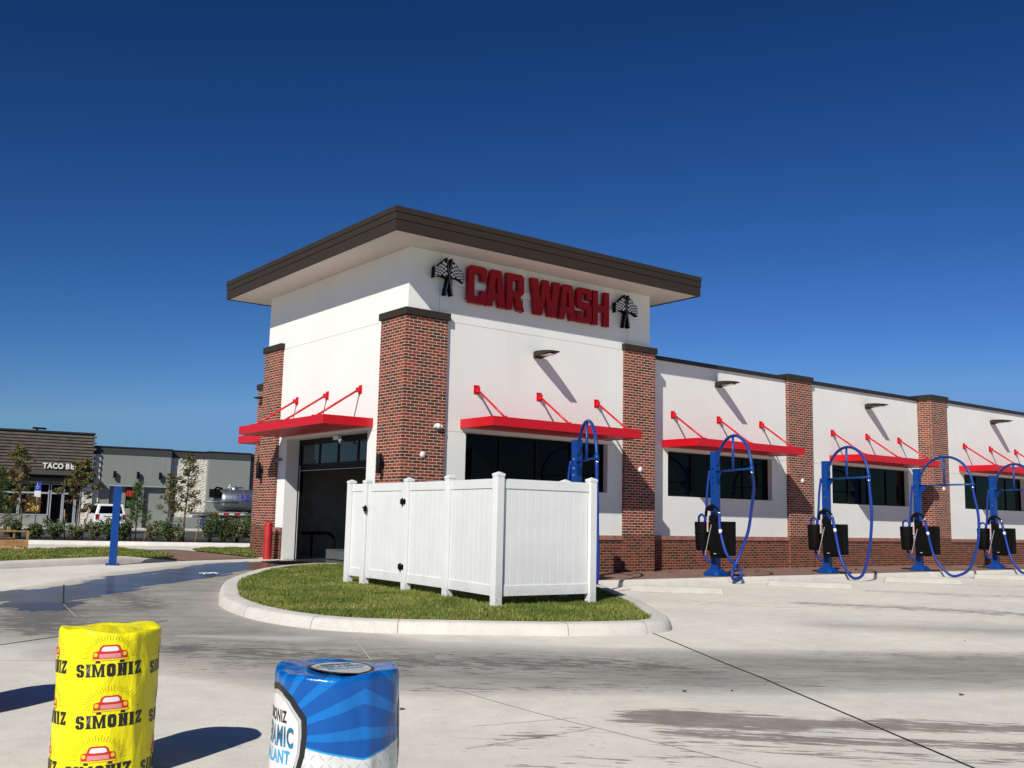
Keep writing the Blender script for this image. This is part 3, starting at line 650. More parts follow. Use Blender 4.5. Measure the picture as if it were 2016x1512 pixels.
pillar([(.88, 1.149, 9.3, 9.95)], 5.03, 5.2, [(.88-e, 1.4, 9.3-e, 9.95+e)])
pillar([(27.9, 29.08, -.115, YF-.001)], 5.70, 5.88, [(27.9-e, 29.08+e, -.115-e, YF-.001), (27.9-e, 29.08+e, YF, YF+.3)])
# wainscot between the pillars with its cast stone ledge
for x0, x1, yw in ((1.005, 6.419, 0), (7.506, 13.504, YR), (14.656, 20.669, YR), (21.682, 27.899, YF)):
    b_ = MB().box(x0, x1, yw-.035, yw-.001, -.05, .905); MB().box(x0, x1, yw-.062, yw-.001, .908, 1.025).build('stone_ledge', 'ledge', b_.build('brick_wainscot', 'brick_low', wash), bevel=.008)
for y0, y1 in ((1.021, door[0]-.01), (door[1]+.01, 6.299)):
    b_ = MB().box(-.035, -.001, y0, y1, -.05, .905); MB().box(-.062, -.001, y0, y1, .908, 1.025).build('stone_ledge', 'ledge', b_.build('brick_wainscot', 'brick_low', wash), bevel=.008)
# stucco control joints
b_ = MB(); j = .004
for z in (5.72, 3.27):
    b_.box(1.05, 6.37, -.0022, 0, z-j, z+j); b_.box(-.0022, 0, 1.07, 6.25, z-j, z+j) if z > 5 else b_.box(-.0022, 0, 1.07, door[0]-.01, z-j, z+j)
b_.box(-.0022, 0, 1.2, 6.2, 5.72-j, 5.72+j) if False else None
b_.box(7.55, 13.45, YR-.0022, YR, 3.27-j, 3.27+j); b_.box(14.7, 20.6, YR-.0022, YR, 3.27-j, 3.27+j); b_.box(21.7, 27.8, YF-.0022, YF, 3.27-j, 3.27+j)
for x_ in (.80, 6.58): b_.box(x_-j, x_+j, -.0022, 0, 5.89, 7.25)
b_.build('control_joint', 'joint', wash)
# windows: dark frame with mullions, tinted panes
def window(hole, y, nm):
    x0, x1, z0, z1 = hole; b_ = MB(); t = .045
    b_.box(x0, x1, y, y+.07, z0, z0+t); b_.box(x0, x1, y, y+.07, z1-t, z1); b_.box(x0, x0+t, y, y+.07, z0+t, z1-t); b_.box(x1-t, x1, y, y+.07, z0+t, z1-t)
    for k in range(1, nm): xm = x0+(x1-x0)*k/nm; b_.box(xm-.025, xm+.025, y+.002, y+.07, z0+t, z1-t)
    fr = b_.build('window', 'blackmetal', wash); b_ = MB(); b_.box(x0+t, x1-t, y+.035, y+.045, z0+t, z1-t); b_.build('pane', 'glass', fr)
window(win1, .15, 4); window(win2, YR+.15, 4); window(win3, YR+.15, 4); window(win4, YF+.15, 4)
# dark rooms behind the panes
b_ = MB()
# interior of the wash tunnel
b_.box(.29, TW-.3, TD-.30, TD-.285, .25, 5.2); b_.box(.29, 28.7, .80, .82, .2, 5.19); b_.box(.29, TW+.2, .83, TD-.31, 3.75, 3.8)
b_.box(16, 16.1, .83, TD-.31, 0, 5.1)
b_.build('tunnel_lining', 'tunnelwall', wash)
b_ = MB(); b_.box(.05, 16, .83, TD-.31, .0, .224); b_.build('tunnel_floor', 'tunnelfloor', wash)
# roll-up door, raised: frame, head section with four lights
b_ = MB(); xg = .36
y0, y1, zt = door[0], door[1], door[3]
b_.box(xg, xg+.09, y1-.12, y1, .2, zt); b_.box(xg, xg+.09, y0, y0+.12, .2, zt); b_.box(xg, xg+.09, y0+.12, y1-.12, zt-.14, zt)
b_.box(xg+.02, xg+.08, y0+.12, y1-.12, 2.50, 2.66)
for k in range(1, 4): ym = y0+.12+(y1-y0-.24)*k/4; b_.box(xg+.02, xg+.075, ym-.035, ym+.035, 2.66, zt-.14)
gd = b_.build('garage_door', 'blackmetal', wash)
b_ = MB(); b_.box(xg+.04, xg+.05, y0+.12, y1-.12, 2.66, zt-.14); b_.build('pane', 'doorglass', gd)
b_ = MB(); b_.box(xg-.012, xg-.001, y1-.115, y1-.10, .24, 2.62); b_.box(xg+.004, xg+.018, y0+.12, y1-.12, 2.485, 2.497); b_.build('door_seal', 'silverface', gd)
# white lining of the doorway reveals beyond wall thickness
b_ = MB(); b_.box(.281, .356, y1+.0, y1+.06, 0, zt); b_.box(.281, .356, y0-.06, y0, 0, zt); b_.box(.281, .356, y0-.06, y1+.06, zt+.001, zt+.1); b_.build('door_reveal', 'stucco', wash)
# awnings
ZAT, ZAB, AD = 3.552, 3.35, 1.245
def awning(P, a0, a1, bx):
    """P maps (along, outward, z); a hollow tray with rods back to wall plates"""
    b_ = MB(); t = .035
    def bx_(a, b2, c, d, e_, f_, B=b_):
        p = [P(a, c, e_), P(b2, d, f_)]; B.box(min(p[0][0], p[1][0]), max(p[0][0], p[1][0]), min(p[0][1], p[1][1]), max(p[0][1], p[1][1]), min(p[0][2], p[1][2]), max(p[0][2], p[1][2]))
    bx_(a0, a1, AD-t, AD, ZAB, ZAT); bx_(a0, a0+t, .002, AD-t, ZAB, ZAT); bx_(a1-t, a1, .002, AD-t, ZAB, ZAT); bx_(a0+t, a1-t, .002, AD-t, ZAB+.012, ZAB+.03)
    n_ = 12
    o = b_.build('awning', 'red', wash, bevel=.004)
    r_ = MB()
    for k in range(1, 8): a = a0+(a1-a0)*k/8; bx_(a-.02, a+.02, .01, AD-t, ZAB+.031, ZAB+.12, B=r_)
    r_.build('rib', 'red', o)
    for x_ in bx:
        q = MB(); bx_(x_-.075, x_+.075, .001, .014, 4.16, 4.36, B=q)
        bx_(x_-.03, x_-.018, .014, .11, 4.19, 4.30, B=q); bx_(x_+.018, x_+.03, .014, .11, 4.19, 4.30, B=q)
        for da in (-.055, .055):
            for dz in (4.185, 4.335): bx_(x_+da-.01, x_+da+.01, .014, .022, dz-.01, dz+.01, B=q)
        q.build('wall_bracket', 'red', o)
        q = MB(); q.tube([P(x_, .07, 4.245), P(x_, AD-.10, ZAT-.02)], .026, 10); bx_(x_-.03, x_-.012, AD-.2, AD-t, ZAB+.05, ZAT+.03, B=q); q.build('support_rod', 'red', o)
    return o
fX = lambda yw: (lambda a, d, z: (a, yw-d, z))
awning(fX(0), 1.453, 5.865, (1.87, 3.69, 5.52)); awning(fX(YR), 8.25, 12.72, (8.65, 10.49, 12.33)); awning(fX(YR), 15.62, 19.80, (15.79, 17.64, 19.47)); awning(fX(YF), 22.47, 26.95, (22.85, 24.65, 26.5))
awning(lambda a, d, z: (-d, a, z), 1.333, 6.02, (1.986, 3.645, 5.335))
awning(lambda a, d, z: (1.15-d*.86, a, z), 7.6, 9.32, (7.9, 8.5, 9.1))

# signs
sg = thing('channel_letter_sign', 'big red CAR WASH lettering high on the white wall under the brown roof', 'sign', (3.6, 0, 6.63))
b_ = MB(); b_.box(-2.5, 2.45, -.058, -.001, -.09, .07); b_.build('raceway', 'soffit', sg)
H = .84
for ch, x0, x1 in (('C', 1.42, 1.93), ('A', 1.92, 2.46), ('R', 2.49, 2.99), ('W', 3.20, 4.08), ('A', 4.05, 4.59), ('S', 4.61, 5.09), ('H', 5.13, 5.67)):
    v, f = curve_mesh(glyph(ch, x1-x0, H, .165 if ch != 'A' else .175, .065), .058)
    b_ = MB(); b_.add([(1.45+(x0-1.42)*1.014+a*1.014-3.6, -.125-c, d*1.03-.43) for a, d, c in v], f)
    o = b_.build('letter', 'redface', sg)
b_ = MB(); b_.tube([(-.50, -.05, -.10), (-.5, -.05, -.34)], .012, 6); b_.box(-.56, -.5, -.05, -.001, -.44, -.36); b_.build('conduit', 'grey', sg)
def flags(x, z, label):
    t = thing('chequered_flags_sign', label, 'sign', (x, 0, z), group='chequered flag signs beside the lettering')
    for sg_ in (1, -1):
        N = 8
        top = lambda k: (.085+.305*k, .83-.215*k**.75+.018*math.sin(k*PI*2))
        bot = lambda k: (.025+.375*k, .375-.01*k+.05*math.sin(k*PI*1.1))
        oy = -.05 if sg_ > 0 else -.07
        b_ = MB(); pts = [top(k/N) for k in range(N+1)]+[bot(k/N) for k in range(N, -1, -1)]
        pts = [(a*sg_, c) for a, c in pts]; b_.slabY(pts, oy-.10, oy+.02)
        fl = b_.build('flag', 'black', t)
        b_ = MB(); vs_, fs_, uvq = [], [], []
        for i in range(N+1):
            for jj in range(6):
                k = .04+.92*i/N; q = .06+.88*jj/5; a = top(k); c = bot(k); vs_.append(((a[0]+(c[0]-a[0])*q)*sg_, oy-.103, a[1]+(c[1]-a[1])*q)); uvq.append((i/N*6, jj/5*7))
        for i in range(N):
            for jj in range(5): fs_.append((i*6+jj, i*6+jj+1, (i+1)*6+jj+1, (i+1)*6+jj))
        b_.add(vs_, fs_); o = b_.build('flag_face', 'checker', fl, recalc=False, uvs=False)
        ul = o.data.uv_layers.new(name='UVMap')
        for p in o.data.polygons:
            for li in p.loop_indices: ul.data[li].uv = uvq[o.data.loops[li].vertex_index]
        b_ = MB(); b_.slabY([(a*sg_, c) for a, c in ((.06, .86), (.095, .85), (.02, .36), (-.055, 0), (-.11, .01), (-.035, .38))], oy-.11, oy+.01)
        b_.build('pole', 'black', t)
        b_ = MB(); b_.slabY([(a*sg_, c) for a, c in ((.068, .84), (.084, .84), (.0, .37), (-.07, .02), (-.092, .03), (-.02, .38))], oy-.115, oy-.1105)
        b_.build('pole_edge', 'grey', t)
flags(.93, 6.26, 'small crossed black and white chequered flags left of the C in the red lettering')
flags(6.38, 6.26, 'small crossed black and white chequered flags right of the H in the red lettering')

# wall mounted area lights (wedge shaped)
def wedge_light(x, yw, label):
    t = thing('wall_light', label, 'wall light', (x, yw, 5.22), group='bronze wall lights above the front awnings')
    b_ = MB(); b_.slabY([(-.11, -.05), (.11, -.05), (.11, .10), (-.11, .10)], -.10, -.001); b_.build('mounting_box', 'brown', t, bevel=.01)
    b_ = MB(); L = .62; N = 8; prof = []
    for k in range(N+1):
        q = k/N; y = -.10-L*q; hw = .15*(1-.25*q**3); zt_ = .115-.055*q*q; zb_ = -.02+.055*q
        prof.append([(-hw, y, zb_), (-hw, y, zt_-.01), (-hw*.7, y, zt_), (hw*.7, y, zt_), (hw, y, zt_-.01), (hw, y, zb_)])
    vs_ = [p for r_ in prof for p in r_]
    b_.add(vs_, [(i*6+a, i*6+(a+1) % 6, (i+1)*6+(a+1) % 6, (i+1)*6+a) for i in range(N) for a in range(6)]+[tuple(range(6)), tuple(N*6+a for a in range(6))])
    b_.build('housing', 'brown', t); b_ = MB(); b_.box(-.1, .1, -.62, -.25, -.012, -.004)
    b_.build('lens', 'whiteplastic', t)
wedge_light(3.60, 0, 'bronze wedge wall light on the tall tower wall, nearest the camera')
wedge_light(10.45, YR, 'bronze wedge wall light right of the second brick pillar, cut by the roof shadow')
wedge_light(17.68, YR, 'bronze wedge wall light between the third and fourth brick pillars')
wedge_light(24.85, YF, 'bronze wedge wall light farthest right on the low wing')
wedge_light(0, 0, 'bronze wedge light just peeking out behind the far brick pillar, near its top')
o_ = [o for o in bpy.data.objects if o.get('label', '').startswith('bronze wedge light just peeking')][0]; o_.location = (1.36, 9.62, 4.72); o_.rotation_euler = (0, 0, -PI/2); o_['group'] = 'bronze wall lights above the front awnings'
# cylinder sconces
def sconce(y, label, z=2.5):
    t = thing('wall_sconce', label, 'wall lamp', (-PP, y, z), group='dark cylinder lamps beside the wash entrance')
    b_ = MB(); b_.lathe([(0, -.21), (.058, -.21), (.06, -.2), (.06, .2), (.055, .21), (0, .21)], 20, c=(-.12, 0)); b_.build('lamp_tube', 'blackmetal', t)
    b_ = MB(); b_.box(-.07, -.001, -.04, .04, -.06, .06); b_.build('bracket', 'blackmetal', t)
sconce(.66, 'dark cylinder lamp on the near corner brick pillar left of the fence top')
sconce(7.1, 'dark cylinder lamp on the far brick pillar left of the wash entrance')
# white round fittings
def vent(x, y, z, label, dome=False):
    t = thing('round_vent' if not dome else 'dome_camera', label, 'vent' if not dome else 'camera', (x, y, z), group=None if dome else 'white round vents on the brick pillars')
    b_ = MB(); n = 20; prof = [(0, .10), (.04, .09), (.065, .06), (.07, .0)] if dome else [(0, .035), (.055, .03), (.068, .015), (.07, 0)]
    vs_ = [(r_*math.cos(2*PI*k/n), -d, r_*math.sin(2*PI*k/n)) for r_, d in prof for k in range(n)]
    b_.add(vs_, [(i*n+k, i*n+(k+1) % n, (i+1)*n+(k+1) % n, (i+1)*n+k) for i in range(len(prof)-1) for k in range(n)], 0, True)
    b_.build('cover', 'whiteplastic', t); b_ = MB()
    if dome: b_.obox((0, -.04, .0), (.09, 0, 0), (0, .039, 0), (0, 0, .03))
    else: b_.obox((0, -.006, 0), (.04, 0, 0), (0, .005, 0), (0, 0, .04))
    b_.build('base_plate', 'whiteplastic', t)
vent(.80, -PP, 3.34, 'white dome camera high on the corner brick pillar', True)
vent(.45, -PP, 2.705, 'white round vent below the dome camera on the corner pillar')
vent(6.98, -PP, 2.69, 'white round vent on the brick pillar at the right end of the tower')
vent(14.12, .291, 2.70, 'white round vent on the third brick pillar, behind the vacuum hoses')
vent(21.3, -.115, 2.70, 'white round vent on the fourth brick pillar, farthest right')
t = thing('security_camera', 'small white camera under the lintel above the dark wash entrance', 'camera', (.20, 3.4, 3.28))
b_ = MB(); b_.box(-.05, .05, -.10, .16, -.10, -.001); b_.build('camera_body', 'whiteplastic', t, bevel=.01)
b_ = MB(); b_.lathe([(0, -.20), (.05, -.18), (.065, -.13), (.065, -.09)], 16, c=(0, -.17)); b_.build('camera_dome', 'chrome', t)
t = thing('spot_light', 'tiny grey spotlight on the white wall beside the far pillar', 'light', (-.001, 6.1, 2.78))
b_ = MB(); b_.tube([(0, 0, 0), (-.10, 0, .0)], .035, 10); b_.tube([(-.10, -.05, .0), (-.10, .06, -.02)], .05, 10); b_.build('lamp_head', 'grey', t)
# things just inside the entrance
t = thing('pipe_guard_rail', 'black bent pipe rail along the dark tunnel wall', 'rail', (.5, 6.4, .224))
b_ = MB(); pts = [(0, 0, .65), (1.05, 0, .66)]+[(1.05+.22*math.sin(a), 0, .44+.22*math.cos(a)) for a in np.linspace(.2, PI/2, 6)]+[(1.27, 0, 0)]
b_.tube(pts, .045, 10); b_.build('rail', 'black', t); b_ = MB(); b_.tube([(.62, 0, 0), (.62, 0, .65)], .03, 8); b_.build('rail_post', 'black', t)
t = thing('conveyor_unit', 'low dirty metal roller tray on the wet tunnel floor', 'equipment', (1.5, 5.2, .224))
b_ = MB(); b_.box(-.3, .9, -.5, .5, .02, .10); b_.box(-.3, .9, -.5, -.46, .10, .26); b_.box(-.3, .9, .46, .5, .10, .26); b_.box(-.3, -.26, -.46, .46, .10, .22); b_.build('tray', 'grey', t)
for k in range(4):
    b_ = MB(); b_.tube([(-.05+k*.22, -.45, .2), (-.05+k*.22, .45, .2)], .05, 12); b_.build('roller', 'steel', t)
t = thing('drain_mat', 'flat black mat lying on wet concrete before the entrance', 'mat', (-.45, 4.45, gz(-.45, 4.45)+.005), .15)
b_ = MB(); b_.box(-.5, .5, -.42, .42, 0, .012)
for k in range(9): b_.box(-.46+.105*k, -.43+.105*k, -.4, .4, .012, .02)
b_.build('mat', 'black', t)

# ------------------------------------------------------------------ white vinyl enclosure
fen = thing('vinyl_fence', 'white vinyl fence enclosure with a gate, standing on the grass island', 'fence', (-2.35, -6.63, .1))
def fz(p): return (p[0]+2.35, p[1]+6.63)
FP = {'far': (-1.967, -1.453), 'g1': (-1.975, -2.08), 'g2': (-2.03, -3.62), 'm': (-2.14, -5.05), 'near': (-2.35, -6.63), 'right': (-.60, -6.70), 'br': (-.281, -5.69), 'bb': (-.12, -1.5)}
for k, p in FP.items():
    q = fz(p); b_ = MB(); hw = .0635; top = 1.93 if k not in ('m', 'near') else 1.945
    b_.box(q[0]-hw, q[0]+hw, q[1]-hw, q[1]+hw, -.05, top-.05)
    po = b_.build('post', 'vinyl', fen, bevel=.004); b_ = MB(); hh = .0695
    b_.box(q[0]-hh, q[0]+hh, q[1]-hh, q[1]+hh, top-.05, top-.015)
    b_.add([(q[0]-hh, q[1]-hh, top-.015), (q[0]+hh, q[1]-hh, top-.015), (q[0]+hh, q[1]+hh, top-.015), (q[0]-hh, q[1]+hh, top-.015), (q[0], q[1], top+.018)], [(0, 1, 4), (1, 2, 4), (2, 3, 4), (3, 0, 4)])
    b_.build('post_cap', 'vinyl', po)
def panel(p0, p1, name, z0=.17, z1=1.86, gate=False):
    a, c = Vector(fz(p0)), Vector(fz(p1)); d = (c-a).normalized(); n_ = Vector((-d.y, d.x)); g_ = .075 if not gate else .09
    L = (c-a).length-2*g_; s0 = a+d*g_
    def bar(u0, u1, za, zb, t, B): 
        cc = s0+d*(u0+u1)/2; B.obox((cc.x, cc.y, (za+zb)/2), (d.x*(u1-u0)/2, d.y*(u1-u0)/2, 0), (n_.x*t, n_.y*t, 0), (0, 0, (zb-za)/2))
    if gate:
        B = MB(); bar(0, L, z1-.14, z1, .024, B); bar(0, L, z0, z0+.15, .024, B); bar(0, .12, z0+.15, z1-.14, .026, B); bar(L-.12, L, z0+.15, z1-.14, .026, B)
        rail = B.build(name, 'vinyl', fen, bevel=.003)
    B = MB(); u0 = .12 if gate else 0; u1 = L-u0; nb = max(2, round((u1-u0)/.152)); w_ = (u1-u0)/nb
    for k in range(nb): bar(u0+k*w_+.0035, u0+(k+1)*w_-.0035, z0+.10, z1-.10, .011, B)
    bar(u0, u1, z0+.11, z1-.11, .006, B)
    if gate: B.build('boards', 'vinyl', rail, bevel=.002)
    else:
        rail = B.build(name, 'vinyl', fen, bevel=.002)
        for za, zb in ((z1-.14, z1), (z0, z0+.15)): B = MB(); bar(0, L, za, zb, .024, B); B.build('rail', 'vinyl', rail, bevel=.003)
    return rail, d, n_, s0, L
panel(FP['far'], FP['g1'], 'fence_panel'); gt = panel(FP['g1'], FP['g2'], 'gate', gate=True); panel(FP['g2'], FP['m'], 'fence_panel'); panel(FP['m'], FP['near'], 'fence_panel')
panel(FP['near'], FP['right'], 'fence_panel'); panel(FP['right'], FP['br'], 'fence_panel'); panel(FP['br'], FP['bb'], 'fence_panel')
gr, d, n_, s0, L = gt
for z in (.43, 1.53):
    p = Vector(fz(FP['g2']))-d*.075; B = MB(); off_ = -n_ if n_.x > 0 else n_
    for u in (-.055, .055):
        q = p+d*u+off_*.068; B.obox((q.x, q.y, z), (d.x*.036, d.y*.036, 0), (n_.x*.006, n_.y*.006, 0), (0, 0, .030))
        B.obox((q.x, q.y, z), (d.x*.02, d.y*.02, 0), (n_.x*.009, n_.y*.009, 0), (0, 0, .048))
    q = p+off_*.078; B.tube([(q.x, q.y, z-.065), (q.x, q.y, z+.065)], .014, 8); B.build('hinge', 'black', gr)
p = Vector(fz(FP['g1']))+d*.08; B = MB(); q = p+off_*.075
B.obox((q.x, q.y, 1.40), (d.x*.035, d.y*.035, 0), (n_.x*.02, n_.y*.02, 0), (0, 0, .045)); B.tube([(q.x, q.y, 1.32), (q.x, q.y, 1.47)], .014, 8); B.obox((q.x-d.x*.03, q.y-d.y*.03, 1.42), (d.x*.02, d.y*.02, 0), (n_.x*.035, n_.y*.035, 0), (0, 0, .012)); B.build('latch', 'black', gr)

# ------------------------------------------------------------------ vacuum stations
def hose_pts(P, n=8): return catmull(P, n)
def vac_proto():
    t = thing('vacuum_station', '', 'car vacuum')
    b_ = MB(); b_.box(-.085, .085, -.085, .085, .05, 2.99); po = b_.build('post', 'blue', t, bevel=.006)
    b_ = MB()
    for z in (2.55, 2.35, 2.2, 2.0): b_.box(-.093, -.086, -.03, .03, z, z+.035)
    b_.build('clamp', 'chrome', po)
    b_ = MB(); s = .235
    b_.prism([(-s, -s+.07), (-s+.07, -s), (s-.07, -s), (s, -s+.07), (s, s-.07), (s-.07, s), (-s+.07, s), (-s, s-.07)], 0, .06); b_.prism([(-s, -s+.07), (-s+.07, -s), (s-.07, -s), (s, -s+.07), (s, s-.07), (s-.07, s), (-s+.07, s), (-s, s-.07)], .061, .16, top=.62)
    b_.build('base_cover', 'blue', t, bevel=.008)
    # rubbish panel on the camera side of the post
    b_ = MB(); b_.box(-.30, -.12, -.74, -.06, .50, 1.30); b_.slabY([(-.29, .44), (-.14, .44), (-.14, .499), (-.29, .499)], -.48, -.08); b_.slabY([(-.30, 1.301), (-.12, 1.301), (-.14, 1.44), (-.28, 1.44)], -.22, -.04)
    bn = b_.build('bin_panel', 'black', t, bevel=.012)
    b_ = MB(); b_.box(-.306, -.301, -.28, -.21, .53, .542); b_.build('small_plate', 'whiteplastic', bn)
    b_ = MB(); b_.obox((-.305, -.04, .86), (.004, 0, 0), (0, .006, .0), (0, -.10, .36)); b_.build('trim_strip', 'silverface', bn)
    b_ = MB(); b_.box(-.32, -.302, -.045, -.01, 1.05, 1.42); hl = b_.build('nozzle_holder', 'silverface', bn)
    b_ = MB(); b_.box(-.324, -.3205, -.042, -.013, 1.10, 1.30); b_.build('red_sticker', 'pink_ink', hl)
    # tapered canister
    b_ = MB(); prof = [(0, .60), (.15, .60), (.165, .64), (.185, 1.0), (.195, 1.24), (.195, 1.27), (.17, 1.285), (0, 1.285)]
    b_.lathe(prof, 22, c=(-.10, .32)); cn = b_.build('canister', 'black', t); b_ = MB()
    b_.lathe([(.19, 1.0), (.2, 1.005), (.2, 1.02), (.19, 1.025)], 22, c=(-.10, .32)); b_.box(-.12, -.08, .10, .26, 1.05, 1.12); b_.build('canister_band', 'black', cn)
    b_ = MB(); b_.tube(hose_pts([(-.12, .24, 1.28), (-.13, .22, 1.38), (-.13, .32, 1.46), (-.12, .42, 1.40), (-.10, .44, 1.28)]), .028, 9)
    b_.tube(hose_pts([(-.14, .20, 1.26), (-.13, .17, 1.6), (-.12, .14, 2.1), (-.10, .09, 2.52)]), .030, 9); b_.tube(hose_pts([(-.08, .34, .62), (-.06, .30, .48), (-.02, .22, .34), (0, .08, .30)]), .030, 9)
    b_.build('short_hose', 'hose', cn)
    # claw nozzle hung over the top
    b_ = MB(); b_.tube(hose_pts([(-.31, .02, 1.40), (-.31, .01, 1.55), (-.30, -.08, 1.63), (-.30, -.20, 1.66), (-.31, -.32, 1.60), (-.31, -.38, 1.51)]), [.035]*12+[.05]*12+[.032]*17, 10)
    b_.obox((-.30, -.12, 1.58), (.035, 0, 0), (0, .06, 0), (0, .02, .04)); nz = b_.build('nozzle', 'black', t)
    b_ = MB(); b_.tube([(-.31, -.37, 1.53), (-.312, -.40, 1.475)], .036, 10); b_.build('hose_cuff', 'chrome', nz)
    return t
def boom_hose(t, ang, kind):
    d = Vector((math.cos(ang), math.sin(ang), 0))
    R = lambda r_, z: (d.x*r_, d.y*r_, z)
    b_ = MB(); pts = [R(.95+.88*math.cos(a), 2.485+.83*math.sin(a)) for a in np.linspace(PI-.22, .14, 26)]+[R(1.835, 2.52)]
    b_.tube([R(.06, 2.66)]+pts, .036, 12); b_.tube([R(.07, 2.50), R(1.81, 2.50)], .024, 8); b_.tube([R(.93, 2.50), R(.93, 3.31)], .03, 8)
    b_.tube([R(1.835, 2.56), R(1.835, 2.44)], .05, 12)
    n_ = Vector((-d.y, d.x, 0))*.006; tri = [R(.07, 2.49), R(.34, 2.49), R(.07, 2.18)]
    b_.add([Vector(p)+n_ for p in tri]+[Vector(p)-n_ for p in tri], [(0, 1, 2), (5, 4, 3), (0, 3, 4, 1), (1, 4, 5, 2), (2, 5, 3, 0)])
    bo = b_.build('boom', 'blue', t)
    b_ = MB(); b_.tube([R(1.835, 2.44), R(1.835, 2.40)], .04, 12); b_.build('swivel_cuff', 'chrome', bo)
    nx, ny = -.312, -.40; tx, ty = d.x*1.835, d.y*1.835; gr = -.125
    def Q(s, z, off=0): return (nx+(tx-nx)*s+off*n_.y*100, ny+(ty-ny)*s-off*n_.x*100, z)
    if kind == 1:
        P = [(-.315, -.40, 1.47), (-.352, -.46, 1.07), (-.355, -.64, .56), (-.24, -.79, .33), (-.15, -.89, .153), (-.2, -.94, .017), (-.367, -.96, -.05), (-.508, -.95, .023), (-.465, -.92, .172), (-.31, -.90, .354), (-.185, -.97, .683), (-.13, -1.11, 1.097), (-.22, -1.29, 1.625), (-.42, -1.52, 2.1), Q(1, 2.42)]
    elif kind == 0:
        P = [Q(0, 1.47), Q(.1, .9), Q(.35, .2), Q(.7, -.06), Q(1.02, .0), Q(1.10, .35), Q(1.06, 1.2), Q(1, 2.42)]
    elif kind == 2:
        P = [Q(0, 1.47), Q(.06, 1.15), Q(.20, .45), Q(.42, .03), Q(.62, -.06), Q(.82, .12), Q(.98, .75), Q(1.05, 1.5), Q(1.02, 2.15), Q(1, 2.42)]
    else:
        P = [Q(0, 1.47), Q(.05, 1.1), Q(.18, .42), Q(.45, -.03), Q(.66, -.05), Q(.90, .2), Q(1.06, .9), Q(1.09, 1.6), Q(1.02, 2.2), Q(1, 2.42)]
    b_ = MB(); b_.tube(hose_pts(P, 10), .037, 12); h = b_.build('hose', 'hose', t)
    p0 = Vector(P[0]); p1 = Vector(P[1]); q = p0+(p1-p0)*.9
    b_ = MB(); b_.tube([q, q+(p1-p0).normalized()*.09], .041, 10); b_.build('hose_label', 'whiteplastic', h)
vlabels = ['blue vacuum post mostly hidden behind the white fence', 'blue vacuum station, hose twisted into a narrow ribbon loop, nearest the white fence',
           'blue vacuum station second right of the fence, in front of the third brick pillar', 'blue vacuum station with a wide hanging hose loop before the fourth brick pillar', 'blue vacuum station farthest right, its arch cut by the photo edge']
vp = vac_proto(); grp = 'blue vacuum stations along the walkway'
vx = [3.25, 7.72, 12.18, 16.65, 21.1]; vang = [-118.5, -112.4, -110.3, -97, -112]; vsts = [vp]
vp.location = (vx[0], -1.91, .126); vp['label'] = vlabels[0]; vp['group'] = grp
for i in range(1, 5): vsts.append(copy_tree(vp, (vx[i], -1.91, .126), 0, vlabels[i], grp))
for i, t in enumerate(vsts): boom_hose(t, math.radians(vang[i]), [0, 1, 2, 3, 2][i])

# ------------------------------------------------------------------ posts, bollard, wheel stops
t = thing('blue_post', 'plain square blue steel post on a base plate beside the left kerb', 'post', (-4.62, 4.23, gz(-4.6, 4.2)), math.radians(-20))
b_ = MB(); b_.box(-.075, .075, -.075, .075, .02, 1.69); b_.build('post', 'blue', t, bevel=.006)
b_ = MB(); b_.box(-.14, .14, -.14, .14, 0, .02)
for a in (-.11, .11):
    for c in (-.11, .11): b_.box(a-.012, a+.012, c-.012, c+.012, .02, .04)
b_.build('base_plate', 'blue', t)
b_ = MB(); b_.box(.076, .12, -.05, .05, .95, 1.05)
b_.build('reader_box', 'blue', t)
t = thing('red_bollard', 'red round-topped bollard before the brick pillar left of the entrance', 'bollard', (-.36, 5.88, gz(-.36, 5.88)))
b_ = MB(); b_.lathe([(.105, -.05), (.105, .88), (.095, .92), (.06, .945), (0, .955)], 24); b_.build('sleeve', 'redbollard', t)
b_ = MB(); b_.lathe([(.107, .845), (.108, .85), (.108, .86), (.107, .865)], 24); b_.build('seam_ring', 'redbollard', t)
t = thing('wheel_stop', '', 'wheel stop', group='concrete wheel stops in the parking bays')
b_ = MB(); L = .92; b_.add([(-L, -.08, 0), (L, -.08, 0), (L, .08, 0), (-L, .08, 0), (-L+.05, -.045, .125), (L-.05, -.045, .125), (L-.05, .045, .125), (-L+.05, .045, .125)], [(0, 3, 2, 1), (4, 5, 6, 7), (0, 1, 5, 4), (1, 2, 6, 5), (2, 3, 7, 6), (3, 0, 4, 7)])
b_.build('stop_block', 'stopconc', t, bevel=.012); b_ = MB()
for x_ in (-.6, .6): b_.lathe([(.014, .124), (.014, .132), (0, .134)], 10, c=(x_, 0))
b_.build('anchor_pin', 'grey', t)
spots = [(3.72, -4.42), (7.98, -4.4), (12.65, -4.35), (17.1, -4.3)]
wl = ['concrete wheel stop nearest the white fence', 'concrete wheel stop before the ribbon-looped vacuum hose', 'concrete wheel stop third from the fence', 'concrete wheel stop farthest right']
for i, (a, c) in enumerate(spots):
    o = t if i == 0 else copy_tree(t, (0, 0, 0), 0, '', None)
    o.location = (a, c, .001); o.rotation_euler = (0, 0, math.radians(-49)); o['label'] = wl[i]
